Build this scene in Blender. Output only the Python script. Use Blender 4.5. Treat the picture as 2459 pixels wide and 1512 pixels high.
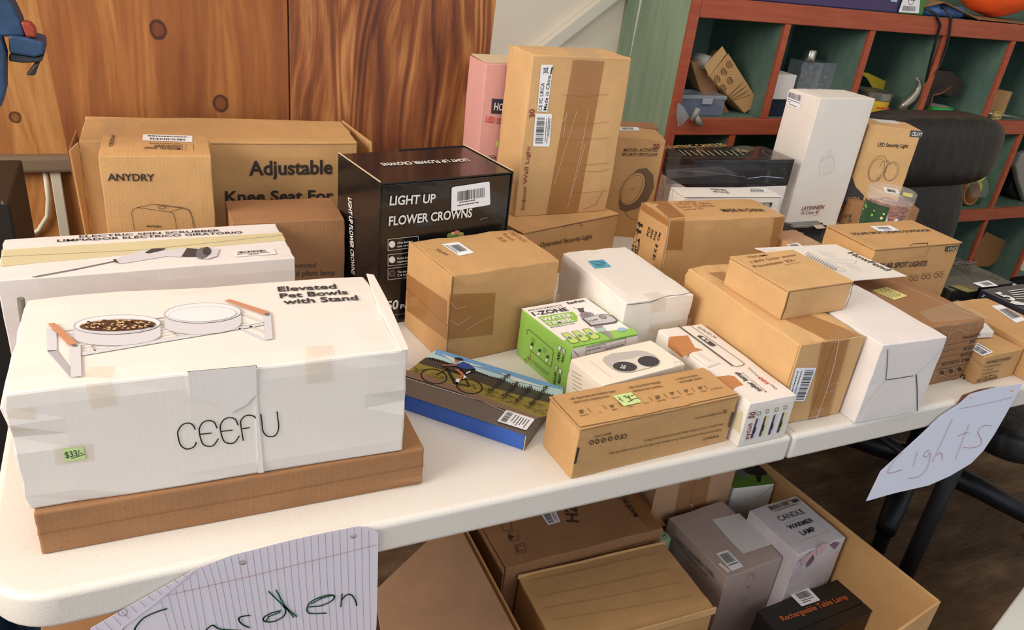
import bpy, bmesh, math, random
from mathutils import Vector, Matrix, noise
random.seed(7)
for o in list(bpy.data.objects): bpy.data.objects.remove(o)
scene = bpy.context.scene
COL = scene.collection
# ------------------------------------------------------------------ camera
CAMP = Vector((-0.42123, -0.60835, 1.31))
FW = Vector((0.414709, 0.792708, -0.446800)); RT = Vector((0.904736, -0.411712, 0.109300)); UP = Vector((0.097310, 0.449564, 0.887932))
FPX = 1874.2
cam_data = bpy.data.cameras.new('camera'); cam = bpy.data.objects.new('camera', cam_data); COL.objects.link(cam)
cam_data.sensor_fit = 'HORIZONTAL'; cam_data.sensor_width = 36.0; cam_data.lens = FPX / 2459 * 36.0
cam_data.clip_start = 0.02; cam_data.clip_end = 60
R = Matrix((RT, UP, -FW)).transposed().to_4x4()
cam.matrix_world = Matrix.Translation(CAMP) @ R
scene.camera = cam
# ------------------------------------------------------------------ world, lamps, exposure
def lin(c):
    return tuple(((v / 255) / 12.92 if v / 255 <= .04045 else ((v / 255 + .055) / 1.055) ** 2.4) for v in c)
w = bpy.data.worlds.new('world'); scene.world = w; w.use_nodes = True
wn = w.node_tree.nodes; bg = wn['Background']
bg.inputs[0].default_value = (0.80, 0.90, 1.0, 1); bg.inputs[1].default_value = 0.62
def area(name, loc, target, sx, sy, power, col):
    l = bpy.data.lights.new(name, 'AREA'); l.shape = 'RECTANGLE'; l.size = sx; l.size_y = sy; l.energy = power; l.color = col
    o = bpy.data.objects.new(name, l); COL.objects.link(o); o.location = loc
    d = Vector(target) - Vector(loc); o.rotation_euler = d.to_track_quat('-Z', 'Y').to_euler(); return o
area('daylight_door_left', (-2.5, -0.25, 2.2), (0.1, 0.4, 0.75), 1.7, 1.5, 104, (1.0, 0.92, 0.82))
area('daylight_door_front', (0.6, -3.4, 1.9), (0.3, 0.3, 0.6), 3.0, 1.8, 17, (0.84, 0.92, 1.0))
area('overhead_fill', (0.6, 0.1, 2.56), (0.6, 0.4, 0), 3.4, 1.4, 30, (1.0, 0.93, 0.84))  # unseen overhead fill, added to brighten the tops and the back
scene.view_settings.view_transform = 'Standard'; scene.view_settings.look = 'None'; scene.view_settings.gamma = 1
scene.view_settings.use_curve_mapping = False; scene.view_settings.exposure = 0.19
# ------------------------------------------------------------------ rays
def ray(q): return FW + RT * ((q[0] - 1229.5) / FPX) - UP * ((q[1] - 756) / FPX)
def at(q, x=None, y=None, z=None):
    d = ray(q)
    t = (x - CAMP.x) / d.x if x is not None else ((y - CAMP.y) / d.y if y is not None else (z - CAMP.z) / d.z)
    return CAMP + d * t
# ------------------------------------------------------------------ materials
MATS = {}
def newmat(name):
    m = bpy.data.materials.new(name); m.use_nodes = True
    return m, m.node_tree.nodes, m.node_tree.links, m.node_tree.nodes['Principled BSDF']
def flat(name, c, rough=.55, metal=0, alpha=1, coat=0, trans=0, spec=None):
    if name in MATS: return MATS[name]
    m, n, l, b = newmat(name)
    b.inputs['Base Color'].default_value = (*lin(c), 1); b.inputs['Roughness'].default_value = rough
    b.inputs['Metallic'].default_value = metal; b.inputs['Alpha'].default_value = alpha
    b.inputs['Coat Weight'].default_value = coat; b.inputs['Transmission Weight'].default_value = trans
    if spec is not None: b.inputs['Specular IOR Level'].default_value = spec
    MATS[name] = m; return m
def mix(n, l, a, b_, fac):
    x = n.new('ShaderNodeMix'); x.data_type = 'RGBA'
    for i, v in ((6, a), (7, b_)):
        if isinstance(v, tuple): x.inputs[i].default_value = (*v, 1)
        else: l.new(v, x.inputs[i])
    if isinstance(fac, float): x.inputs[0].default_value = fac
    else: l.new(fac, x.inputs[0])
    return x.outputs[2]
def ramp(n, l, src, p):
    r = n.new('ShaderNodeValToRGB'); l.new(src, r.inputs[0])
    e = r.color_ramp.elements
    while len(e) < len(p): e.new(.5)
    for k, (pos, c) in enumerate(p):
        e[k].position = pos; e[k].color = (c, c, c, 1) if not isinstance(c, tuple) else (*c, 1)
    return r.outputs[0]
def nz(n, l, vec, scale, detail=3, rough=.5, dist=0):
    x = n.new('ShaderNodeTexNoise'); x.inputs['Scale'].default_value = scale; x.inputs['Detail'].default_value = detail
    x.inputs['Roughness'].default_value = rough; x.inputs['Distortion'].default_value = dist
    l.new(vec, x.inputs['Vector']); return x.outputs[0]
def mapping(n, l, vec, sc, loc=(0, 0, 0)):
    x = n.new('ShaderNodeMapping'); x.inputs['Scale'].default_value = sc; x.inputs['Location'].default_value = loc
    l.new(vec, x.inputs[0]); return x.outputs[0]
def bump(n, l, b, h, s, d=.001):
    x = n.new('ShaderNodeBump'); x.inputs['Strength'].default_value = s; x.inputs['Distance'].default_value = d
    l.new(h, x.inputs['Height']); l.new(x.outputs[0], b.inputs['Normal'])
def board(name, c, speck=.35, rough=.8, var=.06, bs=.35, dark=None):
    """paperboard: soft blotches, fine fibres, faint flute lines"""
    if name in MATS: return MATS[name]
    m, n, l, b = newmat(name); b.inputs['Roughness'].default_value = rough
    tc = n.new('ShaderNodeTexCoord').outputs['Object']
    base = lin(c); dk = tuple(v * (1 - var * 1.6) for v in base); lt = tuple(min(1, v * (1 + var)) for v in base)
    a = mix(n, l, dk, lt, ramp(n, l, nz(n, l, tc, 14, 4, .6), [(.3, 0.0), (.7, 1.0)]))
    sp = ramp(n, l, nz(n, l, tc, 900, 2), [(.60, 0.0), (.72, 1.0)])
    a2 = mix(n, l, a, tuple(v * (1 - speck) for v in base), sp)
    sp2 = ramp(n, l, nz(n, l, mapping(n, l, tc, (1, 1, 1), (3, 1, 5)), 520, 2), [(.66, 0.0), (.74, 1.0)])
    a3 = mix(n, l, a2, tuple(min(1, v * (1 + speck * .9)) for v in base), sp2)
    l.new(a3, b.inputs['Base Color'])
    wv = n.new('ShaderNodeTexWave'); wv.inputs['Scale'].default_value = 55; wv.inputs['Distortion'].default_value = .6
    l.new(tc, wv.inputs['Vector'])
    h = n.new('ShaderNodeMath'); h.operation = 'ADD'; l.new(nz(n, l, tc, 60, 4), h.inputs[0])
    h2 = n.new('ShaderNodeMath'); h2.operation = 'MULTIPLY'; h2.inputs[1].default_value = .12; l.new(wv.outputs[1], h2.inputs[0])
    l.new(h2.outputs[0], h.inputs[1]); bump(n, l, b, h.outputs[0], bs, .0012)
    MATS[name] = m; return m
KR = lambda: board('kraft cardboard', (194, 150, 98))
KL = lambda: board('light kraft cardboard', (206, 164, 112))
KD = lambda: board('brown kraft cardboard', (154, 110, 72))
KP = lambda: board('pinkish kraft cardboard', (182, 140, 106))
WH = lambda: board('white coated board', (230, 222, 214), .04, .5, .02, .15)
WM = lambda: board('matte white board', (226, 218, 214), .05, .6, .02, .15)
CR = lambda: board('cream coated board', (242, 228, 210), .03, .45, .02, .1)
def ink(): return flat('black ink', (34, 30, 30), .6)
def inkb(): return flat('brown black ink', (62, 44, 32), .7)
def tape(): return flat('brown packing tape', (168, 112, 58), .18, 0, .50, .6)
def ctape(): return flat('clear packing tape', (226, 205, 170), .10, 0, .20, 1)
def shine(): return flat('painted tape glint', (250, 245, 235), .08, 0, .55, 1)  # pale strokes paint the shine along tape wrinkles
def seam(): return flat('board crease', (84, 56, 36), .9)
def paperw(): return flat('white label paper', (236, 236, 240), .5)
def red(): return flat('dark red marker', (128, 34, 32), .6)
# ------------------------------------------------------------------ mesh building
def link(o, parent=None):
    COL.objects.link(o)
    if parent is not None: o.parent = parent
    return o
def tagit(o, label=None, cat=None, group=None, kind=None):
    for k, v in (('label', label), ('category', cat), ('group', group), ('kind', kind)):
        if v: o[k] = v
    return o
def empty(name, loc, rz, label, cat, group=None):
    o = bpy.data.objects.new(name, None); o.empty_display_size = .05; COL.objects.link(o)
    o.location = loc; o.rotation_euler = (0, 0, rz)
    return tagit(o, label, cat, group)
class MB:
    def __init__(s): s.v = []; s.f = []
    def add(s, vs, fs):
        k = len(s.v); s.v += [tuple(p) for p in vs]; s.f += [tuple(i + k for i in f) for f in fs]; return s
    def box(s, a, b):
        (x0, y0, z0), (x1, y1, z1) = a, b
        return s.add([(x0,y0,z0),(x1,y0,z0),(x1,y1,z0),(x0,y1,z0),(x0,y0,z1),(x1,y0,z1),(x1,y1,z1),(x0,y1,z1)],
                     [(0,3,2,1),(4,5,6,7),(0,1,5,4),(1,2,6,5),(2,3,7,6),(3,0,4,7)])
    def prism(s, pts, off):
        off = Vector(off); n = len(pts); p = [Vector(q) for q in pts]
        nn = Vector((0, 0, 0))
        for i in range(n): nn += p[i].cross(p[(i + 1) % n])
        if nn.dot(off) > 0: p.reverse()
        return s.add(p + [q + off for q in p], [tuple(range(n)), tuple(range(2 * n - 1, n - 1, -1))] + [(i, i + n, (i + 1) % n + n, (i + 1) % n) for i in range(n)])
    def tube(s, path, r, seg=10, caps=True):
        P = [Vector(q) for q in path]; rings = []; k0 = len(s.v); up = None
        for i, p in enumerate(P):
            t = (P[min(i + 1, len(P) - 1)] - P[max(i - 1, 0)]).normalized()
            if up is None: up = t.orthogonal().normalized()
            up = (up - t * up.dot(t)).normalized(); sd = t.cross(up)
            rr = r[i] if isinstance(r, (list, tuple)) else r
            for j in range(seg):
                a = 2 * math.pi * j / seg; s.v.append(tuple(p + up * math.cos(a) * rr + sd * math.sin(a) * rr))
        for i in range(len(P) - 1):
            for j in range(seg):
                a = k0 + i * seg + j; b = k0 + i * seg + (j + 1) % seg; s.f.append((a, b, b + seg, a + seg))
        if caps: s.f.append(tuple(k0 + j for j in range(seg))[::-1]); s.f.append(tuple(k0 + (len(P) - 1) * seg + j for j in range(seg)))
        return s
    def lathe(s, prof, c=(0, 0, 0), seg=40, mtx=None):
        k0 = len(s.v)
        for (r, z) in prof:
            for j in range(seg):
                a = 2 * math.pi * j / seg; p = Vector((r * math.cos(a), r * math.sin(a), z))
                if mtx: p = mtx @ p
                s.v.append(tuple(p + Vector(c)))
        for i in range(len(prof) - 1):
            for j in range(seg):
                a = k0 + i * seg + j; b = k0 + i * seg + (j + 1) % seg; s.f.append((a, b, b + seg, a + seg))
        if prof[0][0] > 1e-5: s.f.append(tuple(k0 + j for j in range(seg))[::-1])
        if prof[-1][0] > 1e-5: s.f.append(tuple(k0 + (len(prof) - 1) * seg + j for j in range(seg)))
        return s
    def build(s, name, mat, parent=None, bevel=0, smooth=False, seg=2, jit=0, cuts=0, wld=None):
        me = bpy.data.meshes.new(name); me.from_pydata(s.v, [], s.f); me.update()
        bm = bmesh.new(); bm.from_mesh(me)
        if wld is not None:
            inv = wld.inverted()
            for v in bm.verts: v.co = inv @ v.co
        if cuts: bmesh.ops.subdivide_edges(bm, edges=bm.edges[:], cuts=cuts, use_grid_fill=True)
        if jit:
            for v in bm.verts: v.co += noise.noise_vector(v.co * 23) * jit
        if bevel:
            es = [e for e in bm.edges if len(e.link_faces) == 2 and e.calc_face_angle(0) > .5]
            bmesh.ops.bevel(bm, geom=es, offset=bevel, segments=seg, profile=.5, affect='EDGES')
        bmesh.ops.recalc_face_normals(bm, faces=bm.faces[:])
        bm.to_mesh(me); bm.free()
        if smooth:
            for p in me.polygons: p.use_smooth = True
        me.materials.append(mat)
        return link(bpy.data.objects.new(name, me), parent)
# text outline cache
TC = {}
def textmesh(s, bold=0.0, spacing=1.0):
    k = (s, bold, spacing)
    if k in TC: return TC[k]
    cu = bpy.data.curves.new('tmp', 'FONT'); cu.body = s; cu.size = 1; cu.offset = bold; cu.resolution_u = 3; cu.space_character = spacing
    o = bpy.data.objects.new('tmp', cu); COL.objects.link(o)
    bpy.context.view_layer.update()
    dg = bpy.context.evaluated_depsgraph_get()
    me = bpy.data.meshes.new_from_object(o.evaluated_get(dg))
    vs = [v.co.copy() for v in me.vertices]; fs = [tuple(p.vertices) for p in me.polygons]
    bpy.data.objects.remove(o); bpy.data.curves.remove(cu); bpy.data.meshes.remove(me)
    TC[k] = (vs, fs); return TC[k]
CAPH = max(v.y for v in textmesh('H')[0])
class Face:
    """a plane that takes printing: origin, normal (world), owner matrix for the part meshes"""
    def __init__(s, O, n, root): s.O = O; s.n = n.normalized(); s.root = root; s.acc = {}; s.par = root
    def pt(s, q):
        if len(q) == 3: return Vector(q)
        d = ray(q); t = (s.O - CAMP).dot(s.n) / d.dot(s.n); return CAMP + d * t
    def put(s, part, mat, vs, fs, lay):
        e = .00035 * lay
        uniq = part in ('printed_lettering', 'handwriting', 'barcode', 'blue_sticker', 'yellow_note', 'lid_label', 'packing_tape', 'clear_tape', 'yellowed_tape', 'torn_patch', 'die_cut_slot', 'price_sticker', 'paper_label', 'window_film', 'dent_line', 'small_tag', 'tape_scuff', 'film_glint', 'tuck_slit', 'flap_edge', 'corner_gap', 'scratch')
        s.cnt = getattr(s, 'cnt', 0) + 1
        a = s.acc.setdefault((part, mat.name, s.cnt if uniq else 0), MB())
        vs = [v + s.n * e for v in vs]; ff = []
        for f in fs:
            nn = Vector((0, 0, 0))
            for i in range(len(f)): nn += (vs[f[i]] - vs[f[0]]).cross(vs[f[(i + 1) % len(f)]] - vs[f[0]])
            ff.append(f if nn.dot(s.n) > 0 else f[::-1])
        a.add(vs, ff)
    def T(s, txt, p0, p1, ph, mat=None, bold=.012, part='printed_lettering', lay=3, spacing=1.0):
        mat = mat or ink(); P0 = s.pt(p0); P1 = s.pt(p1); Ph = s.pt(ph)
        e1 = P1 - P0; e2 = Ph - P0; e2 = e2 - e1 * (e2.dot(e1) / e1.dot(e1))
        vs, fs = textmesh(txt, round(bold * .62 + .004, 4), spacing)
        if not vs: return
        x0 = min(v.x for v in vs); x1 = max(v.x for v in vs)
        s.put(part, mat, [P0 + e1 * ((v.x - x0) / (x1 - x0)) + e2 * (v.y / CAPH) for v in vs], fs, lay)
    def P(s, pts, mat, part='printed_picture', lay=2):
        s.put(part, mat, [s.pt(q) for q in pts], [tuple(range(len(pts)))], lay)
    def E(s, c, r, mat, rot=0, part='printed_picture', lay=2, seg=28):
        a = math.radians(rot)
        s.P([(c[0] + r[0] * math.cos(t) * math.cos(a) - r[1] * math.sin(t) * math.sin(a), c[1] + r[0] * math.cos(t) * math.sin(a) + r[1] * math.sin(t) * math.cos(a)) for t in [2 * math.pi * i / seg for i in range(seg)]], mat, part, lay)
    def L(s, pts, wd, mat=None, part='printed_drawing', lay=3, closed=False):
        mat = mat or ink(); p = [s.pt(q) for q in pts]
        if closed: p.append(p[0])
        elif len(p) > 3 and part in ('handwriting', 'wrinkle_glint', 'printed_logo'):
            e = [p[0]] + p + [p[-1]]; p = []
            for i in range(1, len(e) - 2):
                for k in range(5):
                    t = k / 5; a, b, c, d = e[i - 1], e[i], e[i + 1], e[i + 2]
                    p.append(.5 * ((2 * b) + (c - a) * t + (2 * a - 5 * b + 4 * c - d) * t * t + (3 * b - a - 3 * c + d) * t ** 3))
            p.append(e[-1])
        vs = []; fs = []
        for i in range(len(p) - 1):
            a, b = p[i], p[i + 1]; d = b - a
            if d.length < 1e-7: continue
            d.normalize(); sd = s.n.cross(d) * wd * .5; e = d * wd * .3; k = len(vs)
            vs += [a - e - sd, b + e - sd, b + e + sd, a - e + sd]; fs.append((k, k + 1, k + 2, k + 3))
        s.put(part, mat, vs, fs, lay)
    def EL(s, c, r, wd, mat=None, rot=0, a0=0, a1=360, part='printed_drawing', lay=3, seg=24):
        a = math.radians(rot); n = seg; pts = []
        for i in range(n + 1):
            t = math.radians(a0 + (a1 - a0) * i / n)
            pts.append((c[0] + r[0] * math.cos(t) * math.cos(a) - r[1] * math.sin(t) * math.sin(a), c[1] + r[0] * math.cos(t) * math.sin(a) + r[1] * math.sin(t) * math.cos(a)))
        s.L(pts, wd, mat, part, lay)
    def label(s, quad, bars=None, lines=(), mat=None, name='paper_label', words=(), lay=2, barmat=None):
        """quad = px corners (TL,TR,BR,BL) of the label as read; bars=(u0,v0,u1,v1[,vertical]) in unit square, v down"""
        mat = mat or paperw(); q = [s.pt(p) for p in quad]
        def uv(u, v): return (q[0] * (1 - u) + q[1] * u) * (1 - v) + (q[3] * (1 - u) + q[2] * u) * v
        s.put(name, mat, [uv(.03, 0), uv(.97, 0), uv(1, .04), uv(1, .96), uv(.97, 1), uv(.03, 1), uv(0, .96), uv(0, .04)], [tuple(range(8))], lay)
        vs = []; fs = []
        def rect(u0, v0, u1, v1):
            k = len(vs); vs.extend([uv(u0, v0), uv(u1, v0), uv(u1, v1), uv(u0, v1)]); fs.append((k, k + 1, k + 2, k + 3))
        rnd = random.Random(int(abs(q[0].x) * 1e4) + len(s.acc))
        if bars:
            u0, v0, u1, v1 = bars[:4]; hor = len(bars) > 4
            t = 0.0
            while t < 1:
                wd = rnd.choice((.010, .010, .02, .03)); g = rnd.choice((.012, .02, .028))
                if hor: rect(u0, v0 + (v1 - v0) * t, u1, v0 + (v1 - v0) * min(1, t + wd))
                else: rect(u0 + (u1 - u0) * t, v0, u0 + (u1 - u0) * min(1, t + wd), v1)
                t += wd + g
        for (u0, v0, u1, v1) in lines:
            if abs(u1 - u0) > abs(v1 - v0):
                t = u0
                while t < u1:
                    wd = rnd.uniform(.02, .07); rect(t, v0, min(u1, t + wd), v1); t += wd + .015
            else:
                t = v0
                while t < v1:
                    wd = rnd.uniform(.02, .07); rect(u0, t, u1, min(v1, t + wd)); t += wd + .015
        if vs: s.put('barcode', barmat or ink(), vs, fs, lay + 1)
        for (txt, a, b, h) in words:
            P0 = uv(*a); P1 = uv(*b); Ph = uv(*h); e1 = P1 - P0; e2 = Ph - P0
            tv, tf = textmesh(txt, .01); x0 = min(v.x for v in tv); x1 = max(v.x for v in tv)
            s.put('barcode', ink(), [P0 + e1 * ((v.x - x0) / (x1 - x0)) + e2 * (v.y / CAPH) for v in tv], tf, lay + 1)
    def flush(s, wm, made):
        for (part, mn, _k), mb in s.acc.items():
            par = s.par
            if part == 'barcode':
                for (p2, o2) in made:
                    if 'label' in p2 or 'sticker' in p2 or 'note' in p2: par = o2
            o = mb.build(part, bpy.data.materials[mn], None, wld=wm)
            o.parent = par; made.append((part, o))
        s.acc = {}
class Box:
    def __init__(s, name, dims, mat, label, cat='box', bevel=.0012, wear=.0008, style=None, seamf=(), group=None, lidmat=None, body_name='carton_body', open_top=False):
        s.x, s.y, s.th, s.w, s.d, s.h, s.z = dims
        c, sn = math.cos(s.th), math.sin(s.th)
        cx = s.x + s.w / 2 * c - s.d / 2 * sn; cy = s.y + s.w / 2 * sn + s.d / 2 * c
        s.root = empty(name, (cx, cy, s.z), s.th, label, cat, group)
        s.wm = Matrix.Translation((cx, cy, s.z)) @ Matrix.Rotation(s.th, 4, 'Z')
        W, D, H = s.w / 2, s.d / 2, s.h; t = .0022
        ins = {'left': 0, 'right': 0, 'front': 0, 'top': 0}
        for f in seamf: ins[f[0]] = t
        if style == 'mailer': ins['top'] = .0032
        bm = bmesh.new(); bmesh.ops.create_cube(bm, size=1)
        lo = Vector((-W + ins['left'], -D + ins['front'], 0)); hi = Vector((W - ins['right'], D, H - ins['top']))
        for v in bm.verts: v.co = Vector([(lo[i] if v.co[i] < 0 else hi[i]) for i in range(3)])
        bmesh.ops.subdivide_edges(bm, edges=bm.edges[:], cuts=7, use_grid_fill=True)
        rnd = random.Random(name + label)
        for v in bm.verts:
            on = [i for i in range(3) if abs(v.co[i] - lo[i]) < 1e-6 or abs(v.co[i] - hi[i]) < 1e-6]
            if len(on) >= 2:
                k = 1.6 if len(on) == 3 else 1
                for i in on:
                    if i == 2 and abs(v.co[2] - lo[2]) < 1e-6: continue
                    v.co[i] += (1 if abs(v.co[i] - lo[i]) < 1e-6 else -1) * rnd.random() * wear * k
        es = [e for e in bm.edges if e.calc_face_angle(0) > .7]
        bmesh.ops.bevel(bm, geom=es, offset=bevel, segments=2, profile=.5, affect='EDGES')
        me = bpy.data.meshes.new(body_name); bm.to_mesh(me); bm.free(); me.materials.append(mat)
        for p in me.polygons: p.use_smooth = False
        s.body = link(bpy.data.objects.new(body_name, me), s.root)
        # flaps with a real gap between them
        g = .0007
        for f in seamf:
            face, pos = f[0], f[1]; axis = f[2] if len(f) > 2 else 'h'
            for k in range(2):
                m = MB(); e = .0004
                if face == 'top':   # seam runs along x at fraction pos of depth (h) or along y (v)
                    if axis == 'h': a, b = ((-W + e, -D + e), (W - e, -D + s.d * pos - g)) if k == 0 else ((-W + e, -D + s.d * pos + g), (W - e, D - e))
                    else: a, b = ((-W + e, -D + e), (-W + s.w * pos - g, D - e)) if k == 0 else ((-W + s.w * pos + g, -D + e), (W - e, D - e))
                    m.box((*a, H - t + .0003), (*b, H))
                if face == 'front':
                    if axis == 'h': a, b = ((-W + e, 0.001), (W - e, H * pos - g)) if k == 0 else ((-W + e, H * pos + g), (W - e, H - e))
                    else: a, b = ((-W + e, .001), (-W + s.w * pos - g, H - e)) if k == 0 else ((-W + s.w * pos + g, .001), (W - e, H - e))
                    m.box((a[0], -D, a[1]), (b[0], -D + t - .0003, b[1]))
                if face == 'left':
                    if axis == 'h': a, b = ((-D + e, 0.001), (D - e, H * pos - g)) if k == 0 else ((-D + e, H * pos + g), (D - e, H - e))
                    else: a, b = ((-D + e, .001), (-D + s.d * pos - g, H - e)) if k == 0 else ((-D + s.d * pos + g, .001), (D - e, H - e))
                    m.box((-W, a[0], a[1]), (-W + t - .0003, b[0], b[1]))
                m.build('flap', mat, s.root, bevel=.0006)
        if style == 'mailer':
            MB().box((-W - .0004, -D - .0006, H - .0026), (W + .0004, D, H)).build('lid', lidmat or mat, s.root, bevel=.0009, cuts=3, jit=0)
        m4 = s.wm.to_3x3()
        s.top = Face(s.wm @ Vector((0, 0, H)), m4 @ Vector((0, 0, 1)), s.root)
        s.front = Face(s.wm @ Vector((0, -D - (.0006 if style == 'mailer' else 0), 0)), m4 @ Vector((0, -1, 0)), s.root)
        s.left = Face(s.wm @ Vector((-W - (.0004 if style == 'mailer' else 0), 0, 0)), m4 @ Vector((-1, 0, 0)), s.root)
    def loc(s, face, u, v):
        W, D, H = s.w / 2, s.d / 2, s.h
        if face == 'top': p = Vector((-W + u * s.w, -D + v * s.d, H))
        if face == 'front': p = Vector((-W + u * s.w, -D, v * H))
        if face == 'left': p = Vector((-W, D - u * s.d, v * H))
        return tuple(s.wm @ p)
    def strip(s, face, u0, u1, v0, v1, mat, part='packing_tape', lay=1):
        f = getattr(s, face); f.P([s.loc(face, u0, v0), s.loc(face, u1, v0), s.loc(face, u1, v1), s.loc(face, u0, v1)], mat, part, lay)
    def done(s):
        made = []
        for f in (s.top, s.front, s.left): f.flush(s.wm, made)
        return s
# sheet of film or paper made of px outline on a vertical plane, given thickness
def pxprism(name, pts, y, depth, mat, parent=None, bevel=0, wld=None, zmin=-9, xmin=-9):
    return MB().prism([Vector((max(p.x, xmin), p.y, max(p.z, zmin))) for p in [at(q, y=y) for q in pts]], (0, depth, 0)).build(name, mat, parent, bevel=bevel, wld=wld)
BX={
 'flat':(-0.5377,0.0458,-0.0120,0.3704,0.2565,0.0496,0.7400),
 'pet':(-0.5441,0.0511,-0.0265,0.3523,0.1856,0.1266,0.7896),
 'scrub':(-0.5821,0.3626,0.0312,0.3395,0.1311,0.1400,0.7400),
 'anydry':(-0.4700,0.5585,-0.0580,0.1445,0.1080,0.2280,0.7400),
 'knee':(-0.4986,0.6818,-0.0422,0.4153,0.1470,0.2151,0.7400),
 'plant':(-0.3080,0.5074,-0.0194,0.1648,0.1000,0.1411,0.7400),
 'crowns':(-0.1172,0.4097,0.1662,0.2204,0.1462,0.2274,0.7400),
 'brown':(-0.0548,0.2783,0.1486,0.1831,0.1305,0.1396,0.7400),
 'battery':(0.1671,0.5132,0.2746,0.2452,0.1140,0.0969,0.7400),
 'indoor':(0.1842,0.5881,0.0328,0.2000,0.0936,0.2841,0.8369),
 'china':(0.3782,0.3948,-0.0459,0.2486,0.0978,0.1539,0.7400),
 'tall':(0.9268,0.6640,0.0323,0.1736,0.0956,0.3061,0.7400),
 'led':(1.1188,0.6813,-0.4387,0.1263,0.0887,0.1785,0.8060),
 'solar':(0.6725,0.2198,-0.0115,0.2142,0.1117,0.1539,0.7400),
 'bigr':(0.3303,0.0189,-0.0091,0.1156,0.2527,0.1262,0.7400),
 'yeo':(0.3530,0.0845,0.0453,0.1270,0.1183,0.0455,0.8662),
 'whiter':(0.4496,-0.0085,-0.0355,0.1244,0.1900,0.1255,0.7400),
 'carton':(0.5924,0.0392,0.0059,0.1450,0.1750,0.1083,0.7400),
 'pack':(0.7410,0.0202,0.0300,0.1000,0.1400,0.0510,0.7400),
 'wblue':(0.1874,0.2125,0.0279,0.1239,0.1880,0.1083,0.7400),
 'rain':(0.0777,0.1621,0.1481,0.1175,0.1229,0.0748,0.7400),
 'therm':(.0748,.0733,.1456,.1417,.0700,.0720,.7400),
 'warr':(-0.0005,-0.0011,0.0415,0.2375,0.0705,0.0718,0.7400),
 'lamp':(0.2431,-0.0060,0.0117,0.0801,0.2024,0.0668,0.7400),
 'bike':(-0.1578,0.2031,-0.8247,0.1872,0.1243,0.0224,0.7400),
 'rohs':(1.1120,0.6550,-0.4000,0.1700,0.1300,0.0660,0.7400),
 'fc':(0.6182,0.6552,-0.0136,0.2712,0.1055,0.0605,0.8540),
 'usb':(0.5445,0.5729,-0.1007,0.2318,0.0569,0.1286,0.7400),
 'motion':(0.4150,0.7220,-0.3647,0.1428,0.0900,0.2130,0.7400),
 'pink':(0.1470,0.6900,0.0000,0.1400,0.0800,0.3450,0.7400),
 'small':(0.6350,0.3470,0.0000,0.0750,0.0850,0.1050,0.7400),
 'rowrun':(.782,.50,0,.092,.032,.078,.74),
 'dark':(0.9020,0.2120,0.0000,0.1800,0.1600,0.0600,0.7400),
 'pb':(0.8450,0.0000,0.0000,0.1050,0.1750,0.0600,0.7400),
 'five':(0.9720,-0.0000,0.0000,0.2500,0.2050,0.0600,0.7400),
 'u_h2':(0.0606,0.2311,-0.0010,0.3229,0.2000,0.3500,0.0100),
 'u_flat':(0.0820,0.0676,-0.0312,0.2911,0.1580,0.3300,0.0100),
 'u_pk':(0.4436,0.1143,0.0672,0.1384,0.1658,0.3200,0.0100),
 'u_cw':(.5865,.0990,.0613,.1270,.1280,.3450,.0100),
 'u_blk':(.5220,.0092,.0455,.2130,.0840,.2364,.0100),
 'u_grn':(0.6020,0.2980,-0.1400,0.0980,0.0700,0.3350,0.0100),
 'u_tape':(0.4040,0.3000,0.0000,0.1920,0.1500,0.4900,0.0100),
 'under_fc':(0.6182,0.6552,-0.0136,0.2692,0.1055,0.1140,0.7400),
 'u_bit':(.394,.250,0,.032,.04,.295,.01),
}
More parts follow.
